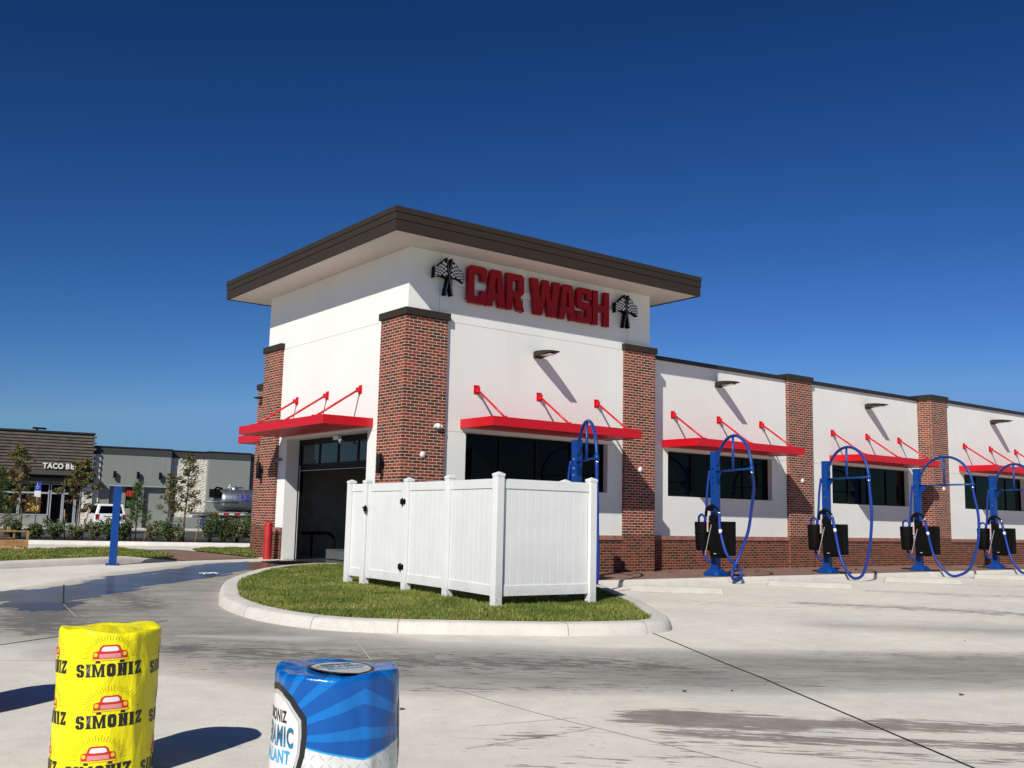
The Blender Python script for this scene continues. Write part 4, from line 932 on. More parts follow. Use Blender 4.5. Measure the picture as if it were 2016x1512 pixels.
# small litter
t = thing('paper_litter', 'crumpled white paper lying on the wet drive', 'paper', (-3.38, 1.85, gz(-3.38, 1.85)+.012), .2)
b_ = MB(); V = []; 
for i in range(7):
    for k in range(5): V.append((-.17+.057*i+random.uniform(-.01, .01), -.09+.045*k, .01+.022*abs(math.sin(i*1.3+k))+random.uniform(0, .012)))
b_.add(V, [(i*5+k, i*5+k+1, (i+1)*5+k+1, (i+1)*5+k) for i in range(6) for k in range(4)], 0, True); b_.build('sheet', 'paper', t, recalc=False)
b_ = MB()
for k, (a, c) in enumerate([(1.9, -11.3), (-4.3, -12.1), (.8, -13.2), (3.6, -12.9), (-6.9, -11.6), (-7.4, -10.9), (-6.7, -9.8), (2.2, -12.2), (-2.2, -13.5), (-3.9, -12.3)]):
    z = gz(a, c)+.004; s = .018+.012*(k % 3)
    b_.add([(a-s, c, z), (a, c-s*.5, z+.006), (a+s*1.3, c+s*.2, z), (a, c+s*.6, z+.012)], [(0, 1, 2, 3)])
o = b_.build('dead_leaf', 'bark', recalc=False); struct(o, 'stuff'); tag(o, 'tiny dark leaf scraps scattered on the concrete', 'leaf litter')

# ------------------------------------------------------------------ wrapped drums
def drum(name, label, loc, face, mat, top_mat, h=.812, r0=.274, seed=1, lump=1.3):
    """returns (thing, R(theta,z)); theta=0 looks at the angle 'face' (degrees)"""
    t = thing(name, label, 'wrapped drum', loc, math.radians(face))
    rg = random.Random(seed); ph = [rg.uniform(0, 6) for _ in range(8)]
    def R(th, z):
        r_ = r0+.0028*math.sin(4*th+9*z+ph[0])+.0022*math.sin(7*th-14*z+ph[1])+.0014*math.sin(13*th+21*z+ph[2])
        cr = abs(math.sin((th-.62+.15*z)*.5)); r_ += .007*math.exp(-(cr/.045)**2)
        u = (h-z)/.03
        return r_-(0 if u > 1 else .007*(1-u)**2)
    ztop = lambda th: .010*math.sin(th*2+ph[3])+.006*math.sin(5*th+ph[4])
    b_ = MB(); n = 160; nzr = 56; V = []
    for i in range(nzr+1):
        z = h*i/nzr
        for k in range(n):
            th = 2*PI*k/n; r_ = R(th, z); V.append((r_*math.cos(th), r_*math.sin(th), z+ztop(th)*max(0, (z-h+.1)/.1)))
    rings = 12
    for i in range(1, rings+1):
        q = 1-i/rings
        for k in range(n):
            th = 2*PI*k/n; r_ = R(th, h)*q; x_, y_ = r_*math.cos(th), r_*math.sin(th)
            nz_ = .012*math.sin(11*x_+ph[5])*math.cos(13*y_+ph[6])+.006*math.sin(30*x_+17*y_+ph[7])+.010*abs(math.sin(6*th*.5+ph[2]))*q*(1-q)*2
            k2 = min(1, (1-q)*4); V.append((x_, y_, h+ztop(th)*q+.004*k2+nz_*k2*lump-(.012 if q < .85 else 0)*k2))
    tot = nzr+1+rings
    b_.add(V, [(i*n+k, i*n+(k+1) % n, (i+1)*n+(k+1) % n, (i+1)*n+k) for i in range(tot-1) for k in range(n)], 0, True)
    body = b_.build('wrap', mat, t, recalc=True, uvs=False)
    uv = body.data.uv_layers.new(name='UVMap'); me = body.data
    for p in me.polygons:
        th_c = math.atan2(p.center.y, p.center.x)
        for li in p.loop_indices:
            c = me.vertices[me.loops[li].vertex_index].co; a = math.atan2(c.y, c.x)
            if a-th_c > PI: a -= 2*PI
            if a-th_c < -PI: a += 2*PI
            uv.data[li].uv = ((a-math.radians(25))*r0, c.z-h)
    return t, body, R
def wrapped(v, f, name, mat, parent, R, th0, z0, lift=.0012, rot=0, step=.014):
    """bend a flat drawing (x right, y up, metres) round a drum at angle th0, height z0"""
    me = bpy.data.meshes.new(name); cr, sr = math.cos(rot), math.sin(rot)
    me.from_pydata([(a*cr-c*sr, a*sr+c*cr, 0) for a, c, *_ in v], [], f); bm = bmesh.new(); bm.from_mesh(me)
    xs = [q.co.x for q in bm.verts]; x_ = min(xs)+step
    while x_ < max(xs):
        bmesh.ops.bisect_plane(bm, geom=bm.verts[:]+bm.edges[:]+bm.faces[:], plane_co=(x_, 0, 0), plane_no=(1, 0, 0)); x_ += step
    for q in bm.verts:
        th = th0+q.co.x/.274; z = z0+q.co.y; r_ = R(th, z)+lift; q.co = (r_*math.cos(th), r_*math.sin(th), z)
    bmesh.ops.recalc_face_normals(bm, faces=bm.faces)
    for fc in bm.faces:
        c = fc.calc_center_median()
        if fc.normal.dot(Vector((c.x, c.y, 0))) < 0: fc.normal_flip()
        fc.smooth = True
    bm.to_mesh(me); bm.free(); me.materials.append(M[mat]); o = bpy.data.objects.new(name, me); COL.objects.link(o); o.parent = parent; return o
def merge2(parts):
    V, F = [], []
    for v, f in parts:
        o = len(V); V += [tuple(q) for q in v]; F += [tuple(i+o for i in g_) for g_ in f]
    return V, F
def word(txt, h, wch, t, gap, c=.012, s=0.):
    x_ = 0; parts = []
    for ch in txt:
        w_ = wch.get(ch, wch['*']); v, f = curve_mesh(glyph(ch, w_, h, t, c, s)); parts.append(([(a+x_, b2, 0) for a, b2, _ in v], f)); x_ += w_+gap
    V, F = merge2(parts); tot = x_-gap; return [(a-tot/2, b2, 0) for a, b2, _ in V], F
SIM = word('SIMONIZ', .070, {'I': .0205, 'M': .064, '*': .0450}, .0195, .0125, .010, .0075)
def ell(cx, cy, rx, ry, n=14, a0=0, a1=2*PI): return [(cx+rx*math.cos(a0+(a1-a0)*k/(n-1)), cy+ry*math.sin(a0+(a1-a0)*k/(n-1))) for k in range(n)]
car_body = [(-.090, .0), (.090, .0), (.092, .022), (.086, .036), (.070, .040), (.058, .042), (.052, .062), (.036, .073), (-.036, .073), (-.052, .062), (-.058, .042), (-.070, .040), (-.086, .036), (-.092, .022)]
car_win = [(-.046, .042), (-.040, .058), (-.030, .064), (.030, .064), (.040, .058), (.046, .042), (.03, .038), (-.03, .038)]
def quadm(x0, x1, y0, y1): return ([(x0, y0, 0), (x1, y0, 0), (x1, y1, 0), (x0, y1, 0)], [(0, 1, 2, 3)])
def car_mark(parent, R, th, z, rot):
    kw = dict(rot=rot)
    rays = []
    for k in range(27):
        a = PI*(k+.2)/26.4; r1, r2_ = .112, .140 if k % 2 else .150; n_ = (-math.sin(a)*.0007, math.cos(a)*.0007); d = (math.cos(a), math.sin(a)*.86)
        rays.append(([(d[0]*r1-n_[0], d[1]*r1-n_[1], 0), (d[0]*r2_-n_[0], d[1]*r2_-n_[1], 0), (d[0]*r2_+n_[0], d[1]*r2_+n_[1], 0), (d[0]*r1+n_[0], d[1]*r1+n_[1], 0)], [(0, 1, 2, 3)]))
    wrapped(*merge2(rays), 'sun_rays', 'black_ink', parent, R, th, z+.002, .0012, rot)
    wrapped(*curve_mesh([[(-.096, -.012), (.096, -.012), (.096, .0), (-.096, .0)]]), 'bumper_line', 'black_ink', parent, R, th, z, .0010, rot)
    wrapped(*curve_mesh([[(-.0945, -.0105), (.0945, -.0105), (.0945, -.0015), (-.0945, -.0015)]]), 'bumper', 'gold_ink', parent, R, th, z, .0016, rot)
    wrapped(*curve_mesh([car_body]), 'car_mark', 'red_ink', parent, R, th, z, .0013, rot)
    wrapped(*curve_mesh([car_win]), 'windscreen', 'white_ink', parent, R, th, z, .0019, rot)
    wrapped(*merge2([quadm(-.055, .055, .003+.0058*k, .007+.0058*k) for k in range(4)]), 'grille', 'pink_ink', parent, R, th, z, .0019, rot)
    for s_ in (-1, 1):
        wrapped(*curve_mesh([ell(s_*.075, .022, .0115, .0115, 14)[:-1]]), 'headlight_mark', 'gold_ink', parent, R, th, z, .0019, rot)
        wrapped(*curve_mesh([[(s_*.062-.014, -.024), (s_*.062+.014, -.024), (s_*.062+.011, -.0125), (s_*.062-.011, -.0125)]]), 'tyre_mark', 'black_ink', parent, R, th, z, .0016, rot)
def simoniz_drum(name, label, loc, face, mat, seed):
    t, body, R = drum(name, label, loc, face, mat, None, seed=seed)
    return t, body, R
t, body, R = simoniz_drum('wrapped_drum', 'bright yellow plastic-wrapped drum printed with SIMONIZ and red cars', (-9.314, -12.297, -.1), -105.96, 'yellow', 3)
H0 = .812
for row, (zt_, sh) in enumerate([(-.205, 1.5), (-.478, 6.5), (-.745, -3.5)]):
    for k in range(4):
        th = math.radians(sh+90*k); lean = .045
        wrapped(*SIM, 'printed_word', 'black_ink', body, R, th, H0+zt_-.034, .0014, lean)
        car_mark(body, R, th-.008, H0+zt_+.064, lean)
# blue drum
t, body, R = drum('wrapped_drum', 'blue and silver wrapped drum with a CERAMIC SEALANT shield, cut off by the bottom edge', (-8.897, -14.303, -.1), -117.72, 'bluewrap', None, seed=5, lump=.3)
def shield(w_, h_, n=10):
    right = [(0, h_*.50), (w_*.16, h_*.485), (w_*.32, h_*.42), (w_*.5, h_*.26), (w_*.515, h_*.12), (w_*.5, -.05*h_), (w_*.43, -.24*h_), (w_*.28, -.42*h_), (0, -h_*.56)]
    return right+[(-a, c) for a, c in right[-2:0:-1]]
def fit_text(txt, wd, ht, bold=.006):
    v, f = text_mesh(txt, .12, 0, 1., bold, sp=1.12); xs = [q[0] for q in v]; ys = [q[1] for q in v]; sx = wd/(max(xs)-min(xs)); sy = ht/(max(ys)-min(ys)); mx = (max(xs)+min(xs))/2; my = (max(ys)+min(ys))/2
    return [((q[0]-mx)*sx, (q[1]-my)*sy, 0) for q in v], f
for side in (-1, 1):
    th = math.radians(-69) if side < 0 else math.radians(119); zc = H0-.30
    wrapped(*curve_mesh([shield(.405, .50)]), 'shield_border', 'black_ink', body, R, th, zc, .0010)
    wrapped(*curve_mesh([shield(.355, .445)]), 'shield_rim', 'silver_ink', body, R, th, zc, .0016)
    wrapped(*curve_mesh([shield(.325, .41)]), 'shield_field', 'white_ink', body, R, th, zc, .0022)
    wrapped(*fit_text('SIMONIZ', .205, .052, .005), 'printed_word', 'black_ink', body, R, th, H0-.180, .0028)
    wrapped(*fit_text('CERAMIC', .285, .088, .0055), 'printed_word', 'teal_ink', body, R, th, H0-.262, .0028)
    wrapped(*fit_text('SEALANT', .245, .058, .005), 'printed_word', 'sky_ink', body, R, th, H0-.345, .0028)
# shield laid on the lid
def lid_mark(v, f, nm, mt, dz, ang=1.95, cx=.04, cy=.02):
    b_ = MB(); ca, sa = math.cos(ang), math.sin(ang)
    b_.add([(cx+a*ca-c*sa, cy+a*sa+c*ca, H0+.003+dz) for a, c, *_ in v], f); return b_.build(nm, mt, body, recalc=False, uvs=False)
lid_mark(*curve_mesh([shield(.27, .36)]), 'lid_shield_border', 'black_ink', 0); lid_mark(*curve_mesh([shield(.24, .32)]), 'lid_shield', 'silver_ink', .0015)
v, f = text_mesh('CERAMIC', .06, 0, .9, .002); lid_mark([(a, c+.03, 0) for a, c, *_ in v], f, 'lid_word', 'teal_ink', .003); v, f = text_mesh('SIMONIZ', .04, 0, .9, .002); lid_mark([(a, c+.085, 0) for a, c, *_ in v], f, 'lid_word', 'black_ink', .003)
v, f = text_mesh('SEALANT', .045, 0, .9, .002); lid_mark([(a, c-.03, 0) for a, c, *_ in v], f, 'lid_word', 'sky_ink', .003)
# red drum, only its rim is inside the frame
t, body, R = drum('wrapped_drum', 'red wrapped drum at the left edge, only a sliver of its rim showing', (-9.83, -10.30, -.03), -97, 'redbollard', None, h=.74, seed=9)

# ------------------------------------------------------------------ restaurant beyond the bed
M['tacobrown'] = paint('olive_brown_canopy', (.075, .062, .045), .6)
M['framegrey'] = paint('aluminium_frame', (.42, .44, .46), .4, .3)
M['lowbrick'] = paint('pale_grey_block', (.25, .25, .23), .9, vary=.2, scale=6)
M['darkgrey'] = paint('charcoal_band', (.035, .036, .036), .7)
rs = thing('restaurant_building', 'flat-roofed restaurant with weathered slat front and grey stucco side beyond the young trees', 'building', (7.893, 54.565, 0), math.radians(-9))
b_ = MB(); b_.box(-16, 0, .0, 9, 3.1, 6.5); b_.box(-16, -6.5, .02, 9, 0, 3.1); b_.box(-16, 0, 1.2, 9, 0, 3.1); b_.build('front_wall', 'darkgrey', rs)
b_ = MB(); b_.box(-16.1, .06, -.14, 9.1, 6.51, 6.62); b_.build('front_coping', 'darkcoping', rs)
b_ = MB(); zz = 3.98; k = 0
while zz < 6.45:
    x1 = .16 if k % 2 else .02; b_.box(-16.05, x1, -.07-.02*(k % 2), -.005, zz, zz+.138); b_.box(.003, .05, -.0, 1.5, zz, zz+.138); zz += .208; k += 1
b_.build('slat_cladding', 'slat', rs)
b_ = MB(); b_.box(-16, .1, -.9, -.001, 3.62, 3.92); b_.box(-16, .1, -.5, -.001, 3.12, 3.40); b_.build('canopy', 'tacobrown', rs)
b_ = MB(); b_.box(-6.4, -2.6, -.06, .0, .15, .88); b_.build('low_wall', 'lowbrick', rs)
fr = MB()
for s0, s1, z0, z1 in ((-6.4, -4.42, .9, 3.05), (-4.40, -2.56, .9, 3.05), (-2.5, -1.72, .16, 3.05), (-1.70, -.95, .16, 3.05), (-.93, -.6, .16, 3.05)):
    t_ = .075
    fr.box(s0, s1, -.05, .05, z1-t_, z1); fr.box(s0, s0+t_, -.05, .05, z0, z1-t_); fr.box(s1-t_, s1, -.05, .05, z0, z1-t_); fr.box(s0+t_, s1-t_, -.05, .05, z0, z0+(.25 if z0 < .5 else t_)); fr.box(s0+t_, s1-t_, -.045, .05, 2.34, 2.46)
sf = fr.build('storefront_frame', 'framegrey', rs)
b_ = MB(); b_.box(-6.38, -.62, .01, .02, .2, 3.0); b_.build('pane', 'glass', sf)
b_ = MB(); b_.box(-3.98, -3.05, -.07, -.055, 1.08, 2.24); po = b_.build('poster', paint('poster_brown', (.10, .045, .015), .4), rs)
b_ = MB()
for q in (-3.78, -3.52, -3.26): b_.slabY([(q+a, c) for a, c in [(x_*.8, y_) for x_, y_ in ell(0, 1.45, .14, .27, 12)[:-1]]], -.078, -.071)
b_.build('printed_food', paint('poster_yellow', (.62, .36, .05), .5), po)
b_ = MB(); v, f = text_mesh('menu', .01); 
b_ = MB().box(-.56, .14, .02, .9, 0, 3.1).build('stone_veneer', 'stone', rs); b_ = MB().box(.145, .58, .32, .9, 0, 5.20).build('stone_veneer', 'stone', rs); b_ = MB().box(5.302, 7.948, .86, 1.6, .95, 5.2).build('stone_veneer', 'stone', rs)
b_ = MB()
b_.wall(lambda a, z, d: (a, .4+d, z), [.581, 5.3], [0, 5.22], [(1.28, 2.97, -1, 3.02), (3.58, 5.08, -1, 3.02)], .3)
b_.box(.6, 5.28, .72, .9, 0, 5.2); b_.box(5.302, 7.948, .80, 1.6, 0, .948); b_.box(7.95, 11.0, .4, 3, 0, 5.22); b_.box(11.002, 11.6, .9, 9, 0, 5.22); b_.box(5.0, 5.3, .71, 3.2, 0, 5.22)
b_.build('side_wall', 'greystucco', rs)
b_ = MB(); b_.box(.145, 5.32, .38, 3.2, 5.225, 5.72); b_.box(5.322, 7.928, .84, 3.2, 5.205, 5.68); b_.box(7.93, 11.02, .38, 3.2, 5.225, 5.72); b_.box(11.022, 11.62, .88, 9, 5.225, 5.68); b_.build('parapet_band', 'darkgrey', rs)
b_ = MB(); b_.box(.145, 5.36, .33, 3.3, 5.722, 5.80); b_.box(5.362, 7.888, .79, 3.3, 5.70, 5.77); b_.box(7.89, 11.06, .33, 3.3, 5.722, 5.80); b_.box(11.062, 11.66, .84, 9, 5.70, 5.77); b_.build('side_coping', 'darkcoping', rs)
for a, c in ((1.2, 3.05), (3.5, 5.16)): MB().box(a, c, .34, .399, 3.022, 3.09).build('lintel', 'framegrey', rs)
b_ = MB(); b_.box(2.36, 2.92, .30, .36, 1.5, 2.98); mb = b_.build('menu_board', 'black', rs)
for k in range(3): MB().box(2.42+.16*k, 2.54+.16*k, .292, .299, 2.35, 2.75).build('menu_panel', 'red_ink', mb)
mg = paint('menu_green', (.03, .12, .05), .5)
for k in range(2): MB().box(2.44+.24*k, 2.62+.24*k, .292, .299, 1.65, 2.05).build('menu_panel', mg, mb)
b_ = MB(); b_.box(-16, 12, -1.8, -.91, .006, .15); b_.box(-16, 12, -.909, .39, .006, .148); struct(b_.build('pavement', 'kerb', None, loc=(7.893, 54.565, 0), rotz=math.radians(-9)))
def rl(s, t_, z): a = math.radians(-9); return (7.893+s*math.cos(a)-t_*math.sin(a), 54.565+s*math.sin(a)+t_*math.cos(a), z)
sg = thing('restaurant_sign', 'white TACO BELL letters on the weathered slat front', 'sign', rl(-1.84, -.12, 4.2), math.radians(-9))
x_ = -1.28
for ch, w_ in (('T', .27), ('A', .30), ('C', .30), ('O', .34), (' ', .12), ('B', .29), ('E', .25), ('L', .24), ('L', .24)):
    if ch != ' ':
        v, f = text_mesh(ch, .50, .04, .88, .018, 'LEFT'); b_ = MB(); b_.add([(x_+a, -c-.05, d+.02) for a, d, c in v], f); b_.build('letter', 'whiteplastic', sg)
    x_ += w_+.018
for i, s in enumerate((1.52, 3.08, 4.58)):
    t = thing('building_lamp', ['black box lamp on the grey wall, nearest the slat front', 'middle black box lamp on the grey restaurant wall', 'black box lamp on the grey wall, nearest the pale stone panel'][i], 'wall lamp', rl(s, .4, 3.83), math.radians(-9), 'black lamps on the grey restaurant wall')
    b_ = MB(); b_.box(-.09, .09, -.30, -.12, -.25, .25); b_.build('lamp_box', 'blackmetal', t); b_ = MB(); b_.box(-.04, .04, -.12, -.001, -.05, .05); b_.build('bracket', 'blackmetal', t)
t = thing('street_lamp', 'dark parking lot lamp rising behind the restaurant roof', 'street lamp', (9.24, 78.9, 0))
b_ = MB(); b_.tube([(0, 0, 0), (0, 0, 8.4)], .09, 10); b_.build('pole', 'blackmetal', t); b_ = MB(); b_.box(-.35, .75, -.2, .2, 8.4, 8.56); b_.build('lamp_head', 'blackmetal', t)
# parking sign
t = thing('accessible_parking_sign', 'blue and white accessible parking sign on a thin post', 'sign', (4.05, 52.3, .01), math.radians(-15))
k_ = 65./41
b_ = MB(); b_.tube([(0, .03, 0), (0, .03, 3.0)], .03, 8); b_.build('post', 'grey', t)
b_ = MB(); b_.box(-.19, .19, -.02, 0, 2.52, 3.02); b_.build('blue_plate', 'signblue', t)
b_ = MB(); b_.box(-.19, .19, -.02, 0, 2.08, 2.48); b_.build('white_plate', 'whiteplastic', t)
b_ = MB(); b_.tube([(-.02, -.03, 2.74), (-.04, -.03, 2.84), (-.04, -.03, 2.92)], .018, 6); b_.tube([(-.02, -.03, 2.75), (.05, -.03, 2.75), (.09, -.03, 2.65)], .016, 6); b_.tube([(-.03+.085*math.cos(a), -.03, 2.70+.085*math.sin(a)) for a in np.linspace(2.2, 5.9, 12)], .012, 6); b_.lathe([(0, 2.94), (.022, 2.945), (.022, 2.97), (0, 2.98)], 8, c=(-.04, -.03)); b_.build('wheelchair_symbol', 'whiteplastic', t)

# ------------------------------------------------------------------ vehicles
car = thing('parked_car', 'white boxy off-road wagon parked nose-in, seen from behind', 'car', (6.45, 45.3, .005), math.radians(82))
def lift_profile(prof, widths): return None
b_ = MB()       # body: lofted sections along x (rear -2.35 .. front 2.35); section = half outline
secs = [(-2.36, .82, .50, 1.00), (-2.28, .90, .42, 1.06), (-1.2, .925, .36, 1.09), (.3, .925, .36, 1.08), (1.0, .92, .36, 1.05), (2.0, .89, .40, .98), (2.30, .80, .45, .86)]
V = []
for x_, w_, z0, z1 in secs:
    half = [(w_*.86, z0), (w_, z0+.12), (w_, (z0+z1)/2), (w_*.975, z1-.08), (w_*.90, z1)]
    sec = [(-a, c) for a, c in half]+[(a, c) for a, c in half[::-1]]
    V += [(x_, a, c) for a, c in sec]
n = 10; b_.add(V, [(i*n+k, i*n+(k+1) % n, (i+1)*n+(k+1) % n, (i+1)*n+k) for i in range(len(secs)-1) for k in range(n)]+[tuple(range(n)), tuple((len(secs)-1)*n+k for k in range(n))])
body = b_.build('body', 'carpaint', car, bevel=.03)
b_ = MB(); b_.add([(-2.30, -.84, 1.06), (-2.30, .84, 1.06), (1.0, .80, 1.06), (1.0, -.80, 1.06), (-2.12, -.68, 1.70), (-2.12, .68, 1.70), (.30, .66, 1.70), (.30, -.66, 1.70)], [(0, 3, 2, 1), (4, 5, 6, 7), (0, 1, 5, 4), (1, 2, 6, 5), (2, 3, 7, 6), (3, 0, 4, 7)])
cb = b_.build('cabin', 'carpaint', car, bevel=.03)
def panelq(q, push, nm, mt, par):
    q = [Vector(a) for a in q]; n_ = (q[1]-q[0]).cross(q[3]-q[0]).normalized()*push; B = MB(); B.add([a+n_*.15 for a in q]+[a+n_ for a in q], [(0, 1, 2, 3), (7, 6, 5, 4), (0, 4, 5, 1), (1, 5, 6, 2), (2, 6, 7, 3), (3, 7, 4, 0)]); return B.build(nm, mt, par)
def on(x_, side, z): f_ = (z-1.06)/.64; return (x_, side*((.82-.15*f_)), z)
panelq([(-2.275, -.66, 1.15), (-2.275, .66, 1.15), (-2.165, .56, 1.58), (-2.165, -.56, 1.58)][::-1], .02, 'rear_window', 'glass', cb)
for s_ in (-1, 1):
    for x0, x1, xt0, xt1 in ((-2.0, -1.25, -1.92, -1.25), (-1.15, -.30, -1.15, -.30), (-.22, .72, -.22, .38)):
        q = [on(x0, s_, 1.13), on(x1, s_, 1.13), on(xt1, s_, 1.60), on(xt0, s_, 1.60)]
        panelq(q if s_ < 0 else q[::-1], .022, 'side_window', 'glass', cb)
    b_ = MB(); b_.box(-2.385, -2.30, s_*.74-.09, s_*.74+.09, .80, 1.10); b_.build('tail_light', 'taillight', body)
    b_ = MB(); b_.box(.55, .75, s_*1.0-.1, s_*1.0+.1, 1.08, 1.22); b_.build('door_mirror', 'carpaint', body)
    b_ = MB(); b_.tube([(-1.95, s_*.62, 1.74), (-1.9, s_*.62, 1.77), (.1, s_*.62, 1.77), (.2, s_*.62, 1.72)], .02, 6); b_.build('roof_rail', 'blackmetal', cb)
    for x_ in (-1.42, 1.42):
        b_ = MB(); b_.tube([(x_, s_*.70, .36), (x_, s_*.94, .36)], .36, 24, smooth=False); wl_ = b_.build('wheel', 'rubber', car)
        b_ = MB(); b_.tube([(x_, s_*.92, .36), (x_, s_*.95, .36)], .21, 16, smooth=False); b_.build('rim', 'chrome', wl_)
        b_ = MB(); b_.tube([(x_+.44*math.cos(a), s_*.925, .36+.44*math.sin(a)) for a in np.linspace(-.1, PI+.1, 12)], .045, 6); b_.build('wheel_arch', 'grey', body)
b_ = MB(); b_.box(-2.45, -2.25, -.86, .86, .42, .66); b_.build('bumper', 'carpaint', body, bevel=.03)
b_ = MB(); b_.box(-2.378, -2.36, -.26, .26, .80, .95); b_.build('number_plate', 'whiteplastic', body)
b_ = MB(); b_.box(-2.40, -2.36, -.40, .40, .985, 1.01); b_.build('tailgate_handle', 'chrome', body)
b_ = MB(); b_.box(-1.9, 1.9, -.7, .7, .25, .42); b_.build('chassis', 'black', car)

tk = thing('tanker_truck', 'polished steel toilet-service tank truck with blue lettering behind the shrubs', 'truck', (8.75, 36.05, .01), math.radians(-3))
b_ = MB(); R_ = .63; xs = [(.95, .12), (1.0, .40), (1.12, .56), (1.25, R_), (5.2, R_), (5.35, .56), (5.45, .3), (5.48, .05)]
n = 28; V = [(x_, r_*math.cos(2*PI*k/n)*1.35, 2.02+r_*math.sin(2*PI*k/n)) for x_, r_ in xs for k in range(n)]
b_.add(V, [(i*n+k, i*n+(k+1) % n, (i+1)*n+(k+1) % n, (i+1)*n+k) for i in range(len(xs)-1) for k in range(n)]+[tuple(range(n)), tuple((len(xs)-1)*n+k for k in range(n))], 0, True)
tb = b_.build('tank', 'steel', tk)
for x_ in (1.6, 2.35, 3.1, 3.9, 4.7):
    b_ = MB(); b_.tube([(x_, 1.36*R_*math.cos(a), 2.02+1.012*R_*math.sin(a)) for a in np.linspace(0, 2*PI, 30)], .014, 6); b_.build('hoop', 'grey', tb)
b_ = MB(); b_.lathe([(.22, 2.60), (.22, 2.72), (.1, 2.80), (0, 2.82)], 16, c=(2.0, 0)); b_.tube([(1.75, 0, 2.65), (1.75, 0, 2.95)], .05, 8); b_.tube([(1.6, 0, 2.75), (2.5, 0, 2.75)], .035, 8); b_.build('hatch', 'steel', tb)
b_ = MB(); b_.box(.62, .95, -.75, .1, 2.15, 2.62); b_.tube([(.75, -.5, 2.62), (.9, -.3, 2.72), (1.25, -.2, 2.66)], .05, 8); b_.build('pump_box', 'black', tb)
b_ = MB(); b_.tube([(.0, -1.05, 1.92), (1.9, -1.05, 1.92)], .045, 8); b_.build('side_pipe', 'grey', tb)
for txt, sz, zc, x0 in (('1-800-TOILETS', .30, 2.22, 2.95), ('1-800-TOILETS', .17, 2.02, 2.75)):
    v, f = text_mesh(txt, sz, .0, 1.15, .006); b_ = MB()
    b_.add([(x0+a, -1.355*R_*math.cos(math.asin(max(-1, min(1, (zc+c-2.02)/R_))))-.012, zc+c) for a, c, _ in v], f); b_.build('lettering', 'letterblue', tb, recalc=False)
b_ = MB(); b_.box(-.1, 8.6, -.5, .5, 1.02, 1.18); b_.box(-.1, 5.6, -1.15, 1.15, 1.20, 1.34); b_.box(.2, .28, -1.1, -1.02, .5, 1.2); b_.box(.75, .83, -1.1, -1.02, .5, 1.2); b_.box(1.5, 1.56, -1.1, -1.04, .5, 1.2); ch = b_.build('chassis', 'grey', tk)
b_ = MB(); b2 = MB()
for k in range(6): (b_ if k % 2 == 0 else b2).box(.5+.3*k, .5+.3*k+.28, -1.165, -1.151, 1.22, 1.31)
b_.build('reflective_tape', 'red', ch); b2.build('reflective_tape', 'whiteplastic', ch)
for x_ in (2.15, 3.45, 7.6):
    for s_ in (-1, 1):
        b_ = MB(); b_.tube([(x_, s_*.72, .52), (x_, s_*1.14, .52)], .52, 26, smooth=False); wl_ = b_.build('wheel', 'rubber', tk); b_ = MB(); b_.tube([(x_, s_*1.10, .52), (x_, s_*1.15, .52)], .28, 18, smooth=False); b_.build('rim', 'chrome', wl_)
b_ = MB()
for k in range(7): b_.tube([(3.0+.05*k+.05*math.cos(a), -1.22-.02*k, 1.72+.36*math.sin(a)-.05*k*.3) for a in np.linspace(0, 2*PI, 18)], .03, 6)
b_.build('coiled_hose', 'yellowhose', tk)
b_ = MB(); b_.slabY([(6.1, .7), (8.7, .7), (8.7, 1.6), (8.0, 1.75), (7.6, 2.7), (6.1, 2.75)], -1.1, 1.1); cb = b_.build('cab', 'carpaint', tk, bevel=.05)
b_ = MB(); b_.box(6.5, 7.5, -1.115, 1.115, 1.75, 2.45); b_.build('cab_window', 'glass', cb)
b_ = MB(); b_.box(-.05, .15, -1.1, -.75, .55, 1.0); b_.build('blue_drum_rack', 'signblue', tk)

# ------------------------------------------------------------------ crate, trees, shrubs
t = thing('timber_crate', 'open pine shipping crate at the left edge beyond the lawn', 'crate', (-4.62, 12.45, gz(-4.6, 12.4)), math.radians(10))
b_ = MB(); L = 2.4; H_ = .54
for y in (0, .9): b_.box(-L, 0, y, y+.03, .0, .055); b_.box(-L, 0, y, y+.03, .10, .28); b_.box(-L, 0, y, y+.03, H_-.04, H_)
b_.build('side_boards', 'wood', t)
b_ = MB()
for x_ in (-.045, -1.2, -L): b_.box(x_, x_+.045, -.032, -.001, 0, H_); b_.box(x_, x_+.045, .931, .96, 0, H_); b_.box(x_, x_+.045, 0.031, .899, .056, .099)
b_.box(-.03, -.001, .031, .899, .1, .26); b_.build('upright', 'wood', t)
b_ = MB(); b_.box(-1.0, -.3, .1, .5, .282, .34); b_.box(-.45, -.38, .3, .37, H_+.001, H_+.10); b_.build('board_offcut', 'wood', t)
b_ = MB(); b_.tube([(-L+.1, .45, .36), (-1.3, .45, .38), (-.75, .45, .40), (-.5, .45, .41)], [.1, .1, .07, .05], 12); o = b_.build('plastic_roll', 'plastic_film', None); o.location = t.location; o.rotation_euler = t.rotation_euler; tag(o, 'pale crumpled plastic roll lying inside the pine crate', 'plastic roll')

